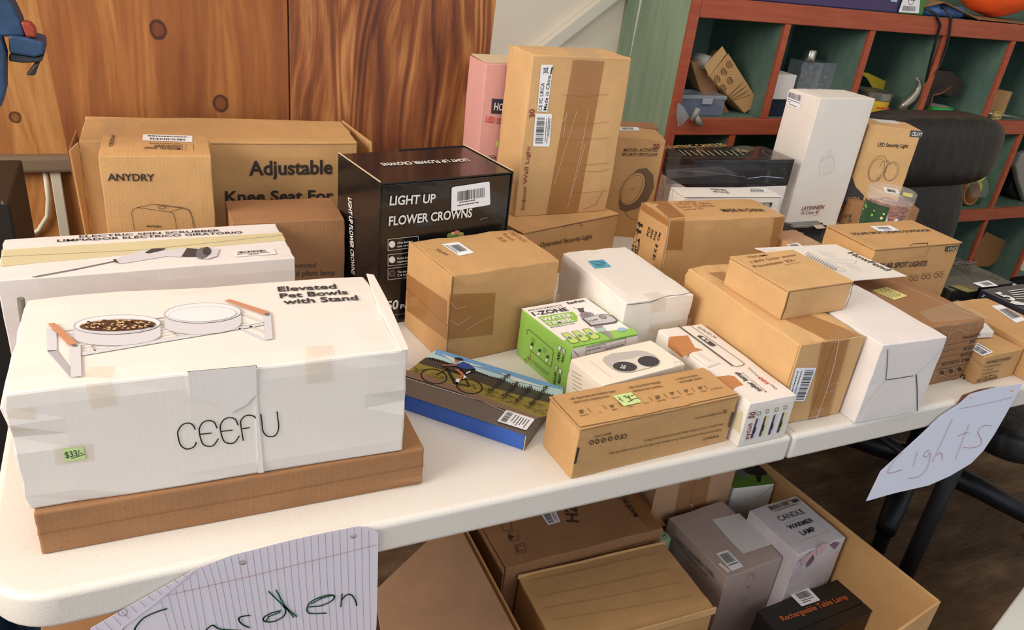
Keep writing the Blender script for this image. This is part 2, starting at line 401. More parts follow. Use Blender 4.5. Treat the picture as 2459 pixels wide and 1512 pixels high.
# ================================================================== the setting
def wood(name, c_dark, c_mid, c_light, knots=(), fig=1.0, sc=1.0, seed=0):
    m, n, l, b = newmat(name); b.inputs['Roughness'].default_value = .62
    tc = n.new('ShaderNodeTexCoord').outputs['Object']
    warp = mapping(n, l, tc, (3.2, 1, .9), (seed, seed, seed))
    wz = n.new('ShaderNodeTexNoise'); wz.inputs['Scale'].default_value = 1.6; wz.inputs['Detail'].default_value = 2; l.new(warp, wz.inputs['Vector'])
    vm = n.new('ShaderNodeVectorMath'); vm.operation = 'MULTIPLY_ADD'; l.new(wz.outputs['Color'], vm.inputs[0]); vm.inputs[1].default_value = (.16 * fig, 0, .5 * fig); l.new(tc, vm.inputs[2])
    vec = vm.outputs[0]
    sep = n.new('ShaderNodeSeparateXYZ'); l.new(tc, sep.inputs[0])
    def M(op, a, b_=None):
        x = n.new('ShaderNodeMath'); x.operation = op
        for i, v in ((0, a), (1, b_)):
            if v is None: continue
            if isinstance(v, (int, float)): x.inputs[i].default_value = v
            else: l.new(v, x.inputs[i])
        return x.outputs[0]
    lo = nz(n, l, mapping(n, l, vec, (5.5, 1, .75), (seed * 3, 0, seed)), 1.6, 2, .45)
    bands = M('ADD', M('MULTIPLY', M('SINE', M('MULTIPLY', lo, 95.0)), .5), .5)
    gn = nz(n, l, mapping(n, l, vec, (26 * sc, 1, 2.2 * sc), (seed * 3, 0, 0)), 1.5, 5, .62)
    br_ = nz(n, l, mapping(n, l, tc, (2.6, 1, .35), (seed, 0, 2)), 1.5, 1)
    g = M('ADD', M('ADD', M('MULTIPLY', bands, .16 * fig), M('MULTIPLY', gn, 1 - .22 * fig)), M('MULTIPLY', M('SUBTRACT', br_, .47), .55 * fig))
    col = n.new('ShaderNodeValToRGB'); l.new(g, col.inputs[0]); e = col.color_ramp.elements
    e[0].position = .32; e[0].color = (*lin(c_dark), 1); e[1].position = .68; e[1].color = (*lin(c_light), 1)
    x = e.new(.5); x.color = (*lin(c_mid), 1)
    out = col.outputs[0]
    fine = ramp(n, l, nz(n, l, mapping(n, l, tc, (150, 1, 6)), 4, 3), [(.35, .72), (.6, 1.0)])
    mm = n.new('ShaderNodeMix'); mm.data_type = 'RGBA'; mm.blend_type = 'MULTIPLY'; mm.inputs[0].default_value = .45; l.new(out, mm.inputs[6]); l.new(fine, mm.inputs[7]); out = mm.outputs[2]
    for (kx, kz, r) in knots:
        dx = M('SUBTRACT', sep.outputs[0], kx); dz = M('MULTIPLY', M('SUBTRACT', sep.outputs[2], kz), .85)
        d = M('SQRT', M('ADD', M('MULTIPLY', dx, dx), M('MULTIPLY', dz, dz)))
        d = M('ADD', M('DIVIDE', d, r * 1.1), M('MULTIPLY', M('SUBTRACT', nz(n, l, tc, 60, 2), .5), .35))
        halo = ramp(n, l, d, [(.0, (.50, .36, .24)), (.55, (.46, .30, .18)), (.74, (.05, .02, .01)), (.84, (.12, .05, .02)), (1.0, (1.0, 1.0, 1.0))])
        mk = n.new('ShaderNodeMix'); mk.data_type = 'RGBA'; mk.blend_type = 'MULTIPLY'; mk.inputs[0].default_value = .9
        l.new(out, mk.inputs[6]); l.new(halo, mk.inputs[7]); out = mk.outputs[2]
    l.new(out, b.inputs['Base Color']); bump(n, l, b, g, .25, .002); MATS[name] = m; return m
def struct(o, name=None): o['kind'] = 'structure'; return o
WF = MB().box((-4, -4, -.05), (4.5, 1.6, 0))
fm, fn, fl, fb = newmat('worn brown floor'); tcx = fn.new('ShaderNodeTexCoord').outputs['Object']
fa = ramp(fn, fl, nz(fn, fl, mapping(fn, fl, tcx, (1, 3, 1)), 5, 6, .65), [(.3, lin((70, 52, 38))), (.55, lin((112, 86, 62))), (.8, lin((150, 122, 92)))])
fl.new(fa, fb.inputs['Base Color']); fb.inputs['Roughness'].default_value = .9
bump(fn, fl, fb, nz(fn, fl, mapping(fn, fl, tcx, (8, 30, 1)), 4, 5), .7, .004)
struct(WF.build('floor', fm))
wallw = board('pale painted wall', (244, 232, 212), .02, .8, .02, .1)
struct(MB().box((-.1, 1.475, 0), (4.2, 1.56, 2.6)).build('wall_back', wallw))
pw = wood('old plywood wall', (146, 90, 44), (186, 122, 62), (208, 150, 86), [(-.665, .79, .012)], .6, .7, 3)
struct(MB().box((-4, 1.475, 0), (-.1, 1.56, 2.6)).build('wall_backleft', pw))
struct(MB().box((-4, -1.6, 2.6), (4.2, 1.56, 2.68)).build('ceiling', board('grey ceiling board', (150, 140, 126), .02, .9, .05, .1)))
struct(MB().box((4.1, -1.6, 0), (4.2, 1.475, 2.6)).build('wall_right', wallw))
# diagonal white brace on the white wall
a1, a2, b1, b2 = at((1300, 110), y=1.45), at((1349, 110), y=1.45), at((1440, 0), y=1.45), at((1488, 0), y=1.45)
def ext(p, q, k): return p + (q - p) * k
whp = flat('white painted wood', (236, 228, 212), .5)
m = MB().prism([ext(b1, a1, 1.6), ext(b2, a2, 1.6), ext(a2, b2, 4), ext(a1, b1, 4)], (0, .024, 0))
struct(m.build('trim_1', whp, bevel=.004))
c1 = ext(a1, a2, .35)
# horizontal rail, cable cover and cable on the wood wall
gr = flat('weathered grey batten', (128, 108, 86), .8)
m = MB().box((-1.6, 1.44, .668), (-.3, 1.475, .707)); struct(m.build('trim_2', gr, bevel=.008))
m = MB().box((-.612, 1.455, .30), (-.590, 1.475, .668)); struct(m.build('trim_3', flat('ivory cable cover', (214, 204, 182), .5), bevel=.002))
t = MB().tube([(-.622, 1.462, .667), (-.624, 1.462, .60), (-.632, 1.462, .555), (-.655, 1.462, .52), (-.69, 1.462, .497), (-.76, 1.462, .48), (-.9, 1.462, .47)], .0055)
tagit(t.build('electric_cable', flat('ivory cable', (222, 212, 190), .5), smooth=True), 'ivory cable curving down the plywood wall beside the flat cable cover', 'cable')
# two plywood sheets
kn = [at((380, 72), y=.86), at((530, 248), y=.86)]
M1 = wood('orange plywood', (128, 70, 28), (150, 88, 38), (182, 120, 60), [(kn[0].x, kn[0].z, .0135), (kn[1].x, kn[1].z, .013)], .45, .55, 1)
M2 = wood('red brown figured plywood', (84, 38, 18), (134, 74, 34), (190, 130, 74), (), .95, 1.1, 11)
m = MB().prism([(-.478, .86, 0), (-.161, .86, 0), (-.161, .86, 2.3), (-.605, .86, 2.3)], (0, .018, 0))
tagit(m.build('plywood_sheet', M1, bevel=.0015), 'orange brown plywood sheet with two dark knots standing behind the boxes', 'plywood')
m = MB().prism([(-.159, .857, 0), (.195, .857, 0), (.262, .857, 2.3), (-.159, .857, 2.3)], (0, .018, 0))
o = m.build('plywood_sheet', M2, bevel=.0015); tagit(o, 'dark red brown plywood sheet with swirling grain next to the white wall', 'plywood')
p = at((1161, 145), y=.857); MB().lathe([(0, .0), (.0042, 0), (.0042, .002), (0, .0026)], mtx=Matrix.Rotation(math.radians(90), 4, 'X'), c=(p.x, p.y, p.z), seg=16).build('screw', flat('pale screw head', (214, 200, 176), .4), o)
# ================================================================== folding table
plast, pn, pl, pb_ = newmat('speckled ivory table plastic'); tcx = pn.new('ShaderNodeTexCoord').outputs['Object']
sp = ramp(pn, pl, nz(pn, pl, tcx, 620, 1), [(.77, 0.0), (.80, 1.0)])
pl.new(mix(pn, pl, lin((220, 213, 204)), lin((120, 104, 90)), sp), pb_.inputs['Base Color']); pb_.inputs['Roughness'].default_value = .42
bump(pn, pl, pb_, nz(pn, pl, tcx, 420, 3), .35, .0008)
tb = empty('folding_table', (.34, .4, 0), 0, 'long ivory plastic folding table covered with product boxes', 'table')
def half(x0, x1, rl, rr):
    y0, y1 = -.008, .80; out = []
    def arc(cx, cy, r, a0, a1):
        n = 10 if r > .02 else 4
        for i in range(n + 1):
            a = math.radians(a0 + (a1 - a0) * i / n); out.append((cx + r * math.cos(a), cy + r * math.sin(a)))
    arc(x0 + rl, y0 + rl, rl, 180, 270); arc(x1 - rr, y0 + rr, rr, 270, 360); arc(x1 - rr, y1 - rr, rr, 0, 90); arc(x0 + rl, y1 - rl, rl, 90, 180)
    o = MB().prism([(x, y, .6985) for x, y in out], (0, 0, .0415)).build('tabletop_half', plast, None, bevel=.007, seg=4)
    for p_ in o.data.polygons: p_.use_smooth = abs(p_.normal.z) < .98 and p_.area < .02
    o.parent = tb; o.matrix_parent_inverse = Matrix.Translation((-.34, -.4, 0)); return o
half(-.585, .3375, .062, .006); half(.3400, 1.26, .006, .062)
blk = flat('black painted steel', (30, 31, 36), .45, .3)
def child(mb, name, mat, par, **k):
    o = mb.build(name, mat, None, **k); o.parent = par; o.matrix_parent_inverse = par.matrix_basis.inverted() if False else Matrix.Translation(-Vector(par.location)); return o
for x in (-.40, .96):
    for y in (.11, .66):
        child(MB().tube([(x, y, 0), (x, y, .698)], .0165, 14), 'leg', blk, tb, smooth=True)
    child(MB().tube([(x, .11, .42), (x, .66, .42)], .010, 12), 'leg_brace', blk, tb, smooth=True)
child(MB().tube([(.96, .385, .42), (.44, .385, .685)], .009, 12), 'folding_strut', blk, tb, smooth=True)
child(MB().tube([(-.40, .385, .42), (.22, .385, .685)], .009, 12), 'folding_strut', blk, tb, smooth=True)
# ================================================================== boxes on the table
B = BX; silver = flat('print light grey', (206, 204, 208), .5); grey2 = flat('print mid grey', (172, 170, 176), .5); grey3 = flat('print dark grey', (110, 106, 110), .5)
white_ink = flat('white ink', (226, 224, 220), .55); dgrey = flat('dark print', (62, 60, 62), .5); char = flat('charcoal print', (52, 50, 52), .5)
wood_ink = flat('print wood tone', (196, 136, 104), .55)
# --- long flat box under the pet bowl box
b = Box('flat_cardboard_box', B['flat'], KD(), 'long low brown cardboard box under the white pet bowls box', bevel=.0022, wear=.0007); b.front.L([b.loc('front', 0, .52), b.loc('front', .5, .50), b.loc('front', 1, .53)], .0006, flat('pressed crease', (132, 90, 54), .9), 'crease'); b.done()
# --- pet bowls
b = Box('pet_bowl_box', B['pet'], WH(), 'big white box with picture of two pet bowls on a stand', bevel=.0025, wear=.0022)
f = b.top
bt = flat('print warm black', (56, 52, 54), .6)
f.T('Elevated', (668, 701), (809, 693.5), (667, 690.5), bt, .03); f.T('Pet Bowls', (673, 717), (836, 707), (672, 706.5), bt, .03); f.T('with Stand', (681, 732), (861, 721), (679, 721), bt, .03)
f.P([(113, 788), (136, 799), (137, 843), (114, 845)], silver); f.P([(114, 843), (137, 842), (171, 888), (171, 909)], grey2)
for k in range(8):
    u = k / 7; f.L([(160 + 36 * u, 797 + 48 * u), (400 + 225 * u, 763 + 15 * u)], .0007, grey2)
for (a, c_) in (((214, 822), (229, 844)), ((393, 785), (428, 808)), ((560, 762), (580, 785))): f.L([a, c_], .0012, grey2)
f.P([(196, 847), (635, 776), (635, 782), (196, 856)], silver, lay=3); f.L([(154, 795), (398, 762)], .0016, silver)
for cx, cy, rx, ry in ((282, 783, 104, 23), (487, 755, 92, 24)):
    n = 24; ring = [(cx + rx * math.cos(math.pi * i / n), cy + ry * math.sin(math.pi * i / n) - 3 * math.cos(math.pi * i / n)) for i in range(n + 1)]
    f.P([(x, y + 26) for x, y in ring] + ring[::-1], silver, lay=4)
    f.E((cx, cy), (rx, ry), flat('print pale grey', (226, 224, 226), .5), -2, lay=5); f.EL((cx, cy), (rx, ry), .0007, grey2, -2, lay=6)
    f.E((cx, cy + 3), (rx * .9, ry * .78), silver, -2, lay=6)
fd = [flat('print brown', (92, 62, 44), .6), flat('print tan', (206, 172, 128), .6), flat('print dark brown', (60, 42, 36), .6)]
f.E((283, 786), (91, 14), fd[0], -2, lay=7)
rr = random.Random(3)
for i in range(110):
    a = rr.random() * 6.28; q = rr.random() ** .5; f.E((283 + 88 * q * math.cos(a), 786 + 12.5 * q * math.sin(a)), (rr.uniform(3, 6), rr.uniform(1, 2.2)), fd[rr.choice((0, 1, 1, 2))], rr.uniform(-20, 20), lay=8 + i % 3, seg=7)
f.E((487, 759), (80, 17), flat('print pale grey', (226, 224, 226), .5), -2, lay=7)
f.P([(168, 834), (194, 829), (196, 906), (171, 909)], silver, lay=5); f.P([(115, 781), (132, 779), (186, 828), (168, 835)], wood_ink, lay=6)
f.E((179, 834), (7, 3), grey3, 0, lay=7)
f.P([(539, 725), (552, 722), (649, 753), (633, 759)], wood_ink, lay=6); f.P([(633, 760), (650, 756), (655, 816), (638, 819)], silver, lay=5)
f.E((641, 759), (6, 3), grey3, 0, lay=7)
for (a, c_) in (((578, 754), (635, 777)), ((601, 785), (635, 799)), ((575, 790), (637, 819))): f.L([a, c_], .002, silver)
f.P([(205, 905), (214, 882), (275, 880), (268, 908)], ctape(), 'clear_tape'); f.P([(733, 860), (735, 833), (797, 829), (801, 850)], ctape(), 'clear_tape')
f = b.front
C1 = [(469, 1029), (462, 1018), (450, 1014), (437, 1019), (428, 1032), (427, 1041), (429, 1052), (434, 1067), (446, 1076), (460, 1074), (468, 1068), (471, 1060)]
f.L(C1, .0012, part='printed_logo')
for dx, dy in ((0, 0), (50.5, -7)):
    f.L([(521 + dx, 1026 + dy), (514 + dx, 1012 + dy), (500 + dx, 1008 + dy), (487 + dx, 1013 + dy), (479 + dx, 1026 + dy), (479 + dx, 1038 + dy), (482 + dx, 1052 + dy), (488 + dx, 1065 + dy), (500 + dx, 1070 + dy), (513 + dx, 1067 + dy), (524 + dx, 1052 + dy)], .0012, part='printed_logo'); f.L([(481 + dx, 1041 + dy), (507 + dx, 1038 + dy)], .0012, part='printed_logo')
f.L([(619, 1010), (611, 999), (597, 995), (586, 999), (578, 1010), (579, 1025), (584, 1056)], .0012, part='printed_logo'); f.L([(580, 1028), (598, 1025)], .0012, part='printed_logo')
f.L([(626, 993), (629, 1015), (631, 1032), (638, 1043), (648, 1047), (660, 1044), (667, 1034), (669, 1020), (667, 1003), (665, 987)], .0012, part='printed_logo')
f.P([(127, 1072), (222, 1064), (227, 1105), (133, 1117)], ctape(), 'clear_tape', 1)
f.P([(149, 1076), (199, 1071), (206, 1099), (158, 1108)], flat('green price sticker', (198, 222, 150), .6), 'price_sticker', 2)
f.T('$33/-', (158, 1098), (200, 1090), (156, 1084), flat('dark pen', (40, 50, 60), .6), .0, 'price_sticker_writing', 3); f.L([(172, 1099), (203, 1089)], .0006, flat('dark pen', (40, 50, 60), .6), 'price_sticker_writing')
f.P([(205, 920), (268, 912), (283, 971), (218, 982)], ctape(), 'clear_tape'); f.P([(733, 863), (797, 858), (799, 912), (735, 922)], ctape(), 'clear_tape'); f.P([(12, 985), (82, 975), (90, 1030), (20, 1038)], ctape(), 'clear_tape')
wt = Face(f.O + f.n * .0014, f.n, b.root); wt.P([(452, 893), (615, 878), (617, 945), (590, 972), (555, 991), (520, 968), (458, 953)], WM(), 'tuck_flap', 1)
f.P([(450, 890), (616, 875), (616, 882), (452, 896)], char, 'tuck_slot', 3); f.flush(b.wm, [])
m = MB().prism([wt.pt(q) for q in [(452, 893), (615, 878), (617, 945), (590, 972), (555, 991), (520, 968), (458, 953)]], -f.n * .0012); m.build('tuck_flap', WM(), b.root, wld=b.wm); wt.acc = {}
pts = [f.pt(q) for q in ((611, 948), (614, 1000), (617, 1060), (620, 1134), (633, 1132), (627, 1060), (621, 1000), (617, 948))]
MB().prism(pts, f.n * .0011).build('board_ridge', WM(), b.root, wld=b.wm)
f = b.top
# crushed right end rim
ed = [f.pt(q) for q in ((880, 660), (898, 663), (930, 722), (982, 842), (962, 845), (905, 735))]
MB().prism(ed, Vector((0, 0, .0022))).build('crushed_edge', WH(), b.root, bevel=.0007, wld=b.wm, cuts=1, jit=.0006)
b.done()
dl = [Vector(b.loc('left', 0, .98)), Vector(b.loc('left', 0, .0))]
MB().tube([dl[0] + Vector((-.004, .002, 0)), dl[1] + Vector((-.010, .002, .001))], .0035, 8).build('end_flap_fold', flat('grey inside edge of board', (120, 112, 104), .7), b.root, wld=b.wm)
# --- scrubber
b = Box('scrubber_box', B['scrub'], WM(), 'long white box with a brush picture behind the pet bowls box', bevel=.0012, wear=.0012)
f = b.top; f.T('ELECTRIC SPIN SCRUBBER', (190, 571.6), (529, 556.5), (189.5, 566.8), ink(), .02); f.T('LIMPIADOR ELÉCTRICO GIRATORIO', (137, 582), (582, 561), (138, 576.8), ink(), .02)
yt = flat('yellowed tape', (226, 214, 168), .35, 0, .75)
f.P([(4, 600), (676, 558), (686, 577), (0, 640)], yt, 'yellowed_tape', 1); f.L([(3, 617), (340, 601), (680, 565)], .0006, grey3, 'tape_edge', 2)
f.L([(80, 666), (180, 648), (277, 628)], .0022, grey3); f.L([(80, 664.5), (180, 646.5), (277, 626.5)], .0009, white_ink)
f.P([(273, 626), (290, 617), (330, 605), (360, 598.5), (405, 600), (430, 597.5), (449, 597.5), (436, 618), (400, 616.5), (360, 623), (292, 634)], silver); f.P([(271, 626), (277, 623), (283, 632), (292, 635), (280, 633)], dgrey, lay=4)
f.P([(348, 608), (365, 599), (398, 598), (392, 602), (356, 610)], dgrey, lay=4); f.P([(449, 597.5), (478, 600), (480, 617), (436, 618)], dgrey, lay=4)
f.E((487, 610), (17, 13), grey3, -20, lay=5); f.P([(495, 600), (527, 599), (521, 617), (500, 624), (488, 624)], silver, lay=4); f.E((497, 606), (10, 10), dgrey, 0, lay=6)
f.label([(556, 604), (657, 597), (664, 611), (561, 618)], (.12, .16, .8, .5), [(.1, .6, .85, .67), (.35, .78, .6, .84)], flat('off white sticker', (232, 226, 222), .5))
b.done()
# --- knee seat carton
b = Box('kneeler_carton', B['knee'], KR(), 'large wide kraft carton with bold black lettering against the plywood', bevel=.0022, wear=.002)
f = b.front; bk = flat('carton black print', (48, 38, 32), .7)
f.T('Adjustable', (598, 420), (798, 416), (598, 387), bk, .035); f.T('Knee Seat For', (541, 484), (800, 480), (541, 459), bk, .035); f.T('Sr', (815, 414), (850, 413), (815, 392), bk, .03)
f.L([(507, 345), (640, 346), (858, 345)], .0008, seam(), 'crease')
b.top.P([(240, 330), (246, 285), (300, 282), (296, 332)], ctape(), 'clear_tape'); b.top.L([(250, 300), (300, 292), (345, 290)], .0008, shine(), 'wrinkle_glint'); b.top.L([(300, 315), (330, 305), (345, 288)], .0008, shine(), 'wrinkle_glint')
b.done()
H = b.h; Wd, Dp = b.w / 2, b.d / 2
MB().prism([(-Wd - .004, -Dp - .012, .0), (-Wd - .001, -Dp, .0), (-Wd - .001, -Dp, H - .003), (-Wd - .012, -Dp - .013, H - .012)], (.0025, .0, 0)).build('end_flap', KR(), b.root, bevel=.0006)
MB().prism([(-Wd - .002, -Dp, .0), (-Wd - .004, Dp * .6, 0), (-Wd - .013, Dp * .6, H - .016), (-Wd - .012, -Dp, H - .01)], (.0025, 0, 0)).build('end_flap', KD(), b.root, bevel=.0006)
MB().prism([(Wd + .001, Dp, H - .08), (Wd + .001, Dp, H - .001), (Wd + .024, -Dp + .012, H - .004), (Wd + .026, -Dp + .004, H - .06)], (.0024, .001, 0)).build('end_flap', KR(), b.root, bevel=.0006)
# --- soap dispenser box
b = Box('dispenser_box', B['anydry'], KR(), 'upright kraft box with line drawing of a wall dispenser', bevel=.0015, wear=.001)
f = b.front; f.T('ANYDRY', (259, 433), (372, 434), (261, 416.5), bk, .035); f.T('ANYDRY', (351, 544), (389, 546), (352, 539.5), bk, .03)
f.L([(323, 552), (316, 512), (319, 502), (330, 497.6), (367, 490), (438, 499), (453, 504), (462, 520), (469, 550)], .0006); f.L([(330, 497.6), (407, 508), (438, 499)], .0006); f.L([(407, 508), (417, 513), (421, 525), (424, 550)], .0006); f.L([(372, 489), (442, 498), (455, 503), (460, 515), (464, 548)], .0005); f.EL((389, 498), (9, 2.6), .0006)
f = b.top; f.label([(344, 323), (462, 327), (462, 342), (342, 338)], (.15, .55, .85, .85), [(.1, .2, .9, .32)]); f.T('ANYDRY', (278, 325), (271, 353), (268, 324.5), bk, .02); f.T('MANUAL SOAP', (434, 356), (347, 353), (434, 361), bk, .015); f.T('DISPENSER', (434, 350), (370, 349), (434, 354.5), bk, .015); f.T('wall mounts pump', (434, 345.5), (358, 344), (434, 348.5), bk, .0)
f.L([(438, 347), (438, 362), (447, 362), (447, 347)], .0005, closed=True); f.L([(453, 348), (465, 348), (465, 363)], .0005)
b.done()
# --- plant lamp
b = Box('plant_lamp_box', B['plant'], KD(), 'plain brown box with grey plant lamp lettering in front of the kneeler carton', bevel=.0015, wear=.001)
f = b.front; gk = flat('faded black print', (84, 66, 54), .7); f.T('mounted', (686, 642), (758, 641), (686, 631), gk, .02); f.T('d plant lamp', (710, 661.5), (804, 659.5), (710, 649), gk, .02); b.done()
# --- flower crowns
glb = flat('glossy black board', (20, 20, 22), .22, 0, 1, .4)
b = Box('flower_crowns_box', B['crowns'], glb, 'glossy black box with large white lettering on flower crowns', bevel=.0012, wear=.0008, style='mailer')
f = b.front; f.T('LIGHT UP', (934.5, 492), (1044, 485.5), (936, 471), white_ink, .03); f.T('FLOWER CROWNS', (932.5, 541), (1132, 520), (933, 520), white_ink, .03)
f.label([(1084, 449), (1175, 435), (1177, 491), (1083, 507)], (.15, .22, .85, .62), [(.2, .66, .6, .7), (.15, .78, .7, .82)])
f.T('50', (927, 744), (955, 740), (929, 723), white_ink, .04); f.T('Pcs', (960, 740), (985, 738), (961, 730), white_ink, .03)
for (y0, txt, t2) in ((574, 'One button', 'one wreath'), (611, 'Button battery', 'replacement'), (644, 'The diameter', '7.4 inches')):
    f.L([(931, y0), (1003, y0 - 8), (1005, y0 + 18), (931, y0 + 27)], .0006, white_ink, closed=True)
    f.E((941, y0 + 12), (7.5, 8), white_ink if y0 != 644 else grey3, 0); f.T(txt, (953, y0 + 11), (990, y0 + 7), (953, y0 + 6), white_ink, .01); f.T(t2, (953, y0 + 19), (990, y0 + 15), (953, y0 + 14), white_ink, .01)
f.E((941, 656), (5.5, 6), char, 0, lay=3)
for i, (dx, dy, c_) in enumerate(((0, 0, (222, 190, 96)), (9, -4, (206, 120, 110)), (-9, 3, (120, 140, 70)), (18, 0, (170, 160, 90)), (6, 5, (96, 120, 60)))): f.E((1088 + dx, 562 + dy), (7, 6), flat('flower print %d' % i, c_, .6), 0, lay=2 + i)
f.L([(935, 757), (975, 751)], .0006, flat('pink line', (206, 150, 160), .6))
f.L([(1152, 527), (1160, 523), (1170, 522)], .0008, grey2, 'scratch')
b.top.T('LIGHT UP FLOWER CROWNS', (1119.5, 382), (911.7, 393), (1119, 388.5), white_ink, .03)
b.left.T('LIGHT UP FLOWER CROWNS', (841, 473), (849, 655), (849, 472), white_ink, .03, lay=10)
b.done()
Wd, Dp, H = b.w / 2, b.d / 2, b.h; kedge = flat('pale board edge', (206, 184, 150), .7)
for sx in (-1, 1):
    MB().box((sx * (Wd + .0015) - .0011, -Dp - .001, .002), (sx * (Wd + .0015) + .0011, Dp, H + .0015)).build('side_panel', glb, b.root, bevel=.0004)
    MB().box((sx * (Wd + .0015) - .0010, -Dp, H + .0015), (sx * (Wd + .0015) + .0010, Dp, H + .0026)).build('raw_board_edge', kedge, b.root, bevel=.0003)
MB().box((-Wd * .1, Dp - .002, H), (Wd, Dp, H + .0015)).build('lid_lip', glb, b.root)
# --- brown carton in the middle
b = Box('taped_carton', B['brown'], KR(), 'squat kraft carton with small barcode label between black box and white box', bevel=.0022, wear=.0018, seamf=[('left', .45, 'h')])
f = b.top; f.label([(1060, 587), (1101, 581.5), (1139, 607.7), (1102, 615)], (.3, .2, .85, .75), [(.08, .1, .12, .85), (.18, .15, .22, .7)])
rp = flat('faded red marker', (150, 82, 48), .7)
f.T('Solar Wall', (1247, 556), (1290, 586), (1254, 553), rp, .0); f.T('PRO DOT', (1222, 558), (1256, 582), (1229, 555), rp, .0); f.T('32', (1192, 571), (1208, 582), (1198, 567), rp, .0); f.T('4 pack', (1205, 562), (1229, 579), (1211, 558.5), rp, .0); f.T('Kaytes', (1046, 601), (1072, 614), (1050, 597), inkb(), .0)
b.front.P([(1078, 706), (1190, 702), (1183, 803), (1074, 815)], tape(), 'packing_tape', 1); b.left.P([(977, 655), (1074, 722), (1072, 815), (978, 745)], tape(), 'packing_tape', 3)
for q in ([(1080, 768), (1100, 779), (1128, 760)], [(1120, 790), (1150, 772), (1180, 758)], [(1262, 740), (1285, 725), (1330, 708)], [(1082, 725), (1095, 740), (1120, 735)]): b.front.L(q, .0005, shine(), 'wrinkle_glint')
b.front.P([(1258, 735), (1343, 705), (1340, 722), (1262, 748)], ctape(), 'clear_tape', 2)
b.front.T('92', (986, 728), (1008, 733), (988, 716), grey3, .03) if 0 else None
b.done()
# --- battery security light
b = Box('security_light_box', B['battery'], KR(), 'low kraft box supporting the tall taped carton', bevel=.0012, wear=.001, style='mailer')
f = b.front; f.T('Battery Operated Security Light', (1250, 601), (1421, 571), (1249, 591), inkb(), .012)
f.L([(1355, 546), (1357, 541), (1378, 537), (1392, 534), (1394, 541), (1400, 540)], .0012, seam(), 'tuck_slit'); b.done()
# --- indoor wall light
b = Box('tall_taped_carton', B['indoor'], KL(), 'tall kraft carton with brown tape down its front standing highest', bevel=.0018, wear=.0016)
f = b.front; f.label([(1299, 155), (1328, 155.5), (1314, 268), (1289.5, 267)], None, [], words=[('CE FC UKCA', (.42, .98), (.42, .38), (.10, .98)), ('Made in China', (.90, .97), (.90, .22), (.58, .97))])
f.P([(1324, 160), (1327, 160), (1323, 178), (1320, 178)], ink(), 'label_print', 4); f.L([(1304, 162), (1316, 176)], .0008, ink(), 'label_print', 4); f.L([(1316, 161), (1303, 177)], .0008, ink(), 'label_print', 4); f.L([(1306, 163), (1315, 163), (1313, 173), (1305, 173)], .0008, ink(), 'label_print', 4, True)
f.label([(1285, 272), (1325, 273), (1319, 352), (1279, 351)], (.12, .12, .58, .90, 1), [(.68, .15, .72, .85), (.80, .1, .84, .9), (.88, .15, .92, .7)])
f.T('Indoor Wall Light', (1259.5, 502), (1273, 350), (1251, 501), red(), .0, 'handwriting'); f.T('30', (1283, 281), (1283, 261), (1271, 281), red(), .02, 'handwriting')
f.P([(1376, 143), (1452, 147), (1388, 509), (1311, 519)], tape(), 'packing_tape', 1); b.top.P([(1376, 139), (1452, 144), (1410, 110), (1338, 107)], ctape(), 'clear_tape', 1)
for q in ([(1385, 265), (1365, 330), (1345, 395), (1330, 445)], [(1413, 260), (1395, 360), (1378, 430), (1362, 500)], [(1405, 345), (1390, 400), (1370, 470)], [(1340, 300), (1352, 290), (1362, 275)], [(1360, 270), (1352, 330)]): f.L(q, .0006, shine(), 'wrinkle_glint')
for y in (229, 296, 333, 394, 460): f.L([(1350, y - 2), (1400, y + 2), (1462, y - 3)], .0006, KD(), 'dent_line')
f.L([(1463, 405), (1440, 412), (1400, 410)], .0006, KD(), 'dent_line'); f.L([(1449, 455), (1430, 490), (1400, 503)], .0008, KD(), 'dent_line')
b.top.L([(1282, 126), (1340, 134), (1400, 135), (1517, 140)], .0008, seam(), 'crease'); b.done()
# --- small mailer on bigr, later; motion spotlight
b = Box('spotlight_box', B['motion'], KR(), 'kraft box with motion spotlight lettering and a round sensor drawing', bevel=.0012, wear=.001)
f = b.front; f.T('MOTION  ACTIVATED', (1498, 363.5), (1579, 363.5), (1499, 356), inkb(), .01); f.T('SECURITY SPOTLIGHT', (1493, 373.8), (1579, 375), (1494, 366.5), inkb(), .01); f.T('20', (1567, 357), (1583, 357), (1569, 345), red(), .02, 'handwriting')
f.P([(1485, 487), (1493, 455), (1510, 425), (1532, 406), (1553, 403), (1569, 420), (1570, 450), (1556, 480), (1532, 500), (1503, 508), (1488, 503)], flat('print brown grey', (112, 84, 58), .7), lay=1); f.E((1519, 453), (25, 43), KR(), 30, lay=2); f.EL((1519, 453), (25, 43), .0006, rot=30); f.EL((1517, 454), (20, 38), .0005, rot=30); f.EL((1519, 453), (2, 2), .0006)
f.EL((1545, 470), (45, 62), .0006, rot=28, a0=-60, a1=120); f.EL((1540, 520), (60, 60), .0006, rot=28, a0=-40, a1=100)
b.top.label([(1487, 305), (1532, 306), (1536, 314), (1490, 314)], (.1, .2, .7, .8), []); b.done()
tq = at((1538, 303), y=.845); tc = MB().box((-.05, -.018, 0), (.05, .025, tq.z)); o = tc.build('torn_carton', KD(), bevel=.003, cuts=3, jit=.002); o.location = (tq.x, .862, 0); o.rotation_euler = (0, 0, -.1); tagit(o, 'torn brown carton standing behind the table, its edge above the spotlight box', 'box')
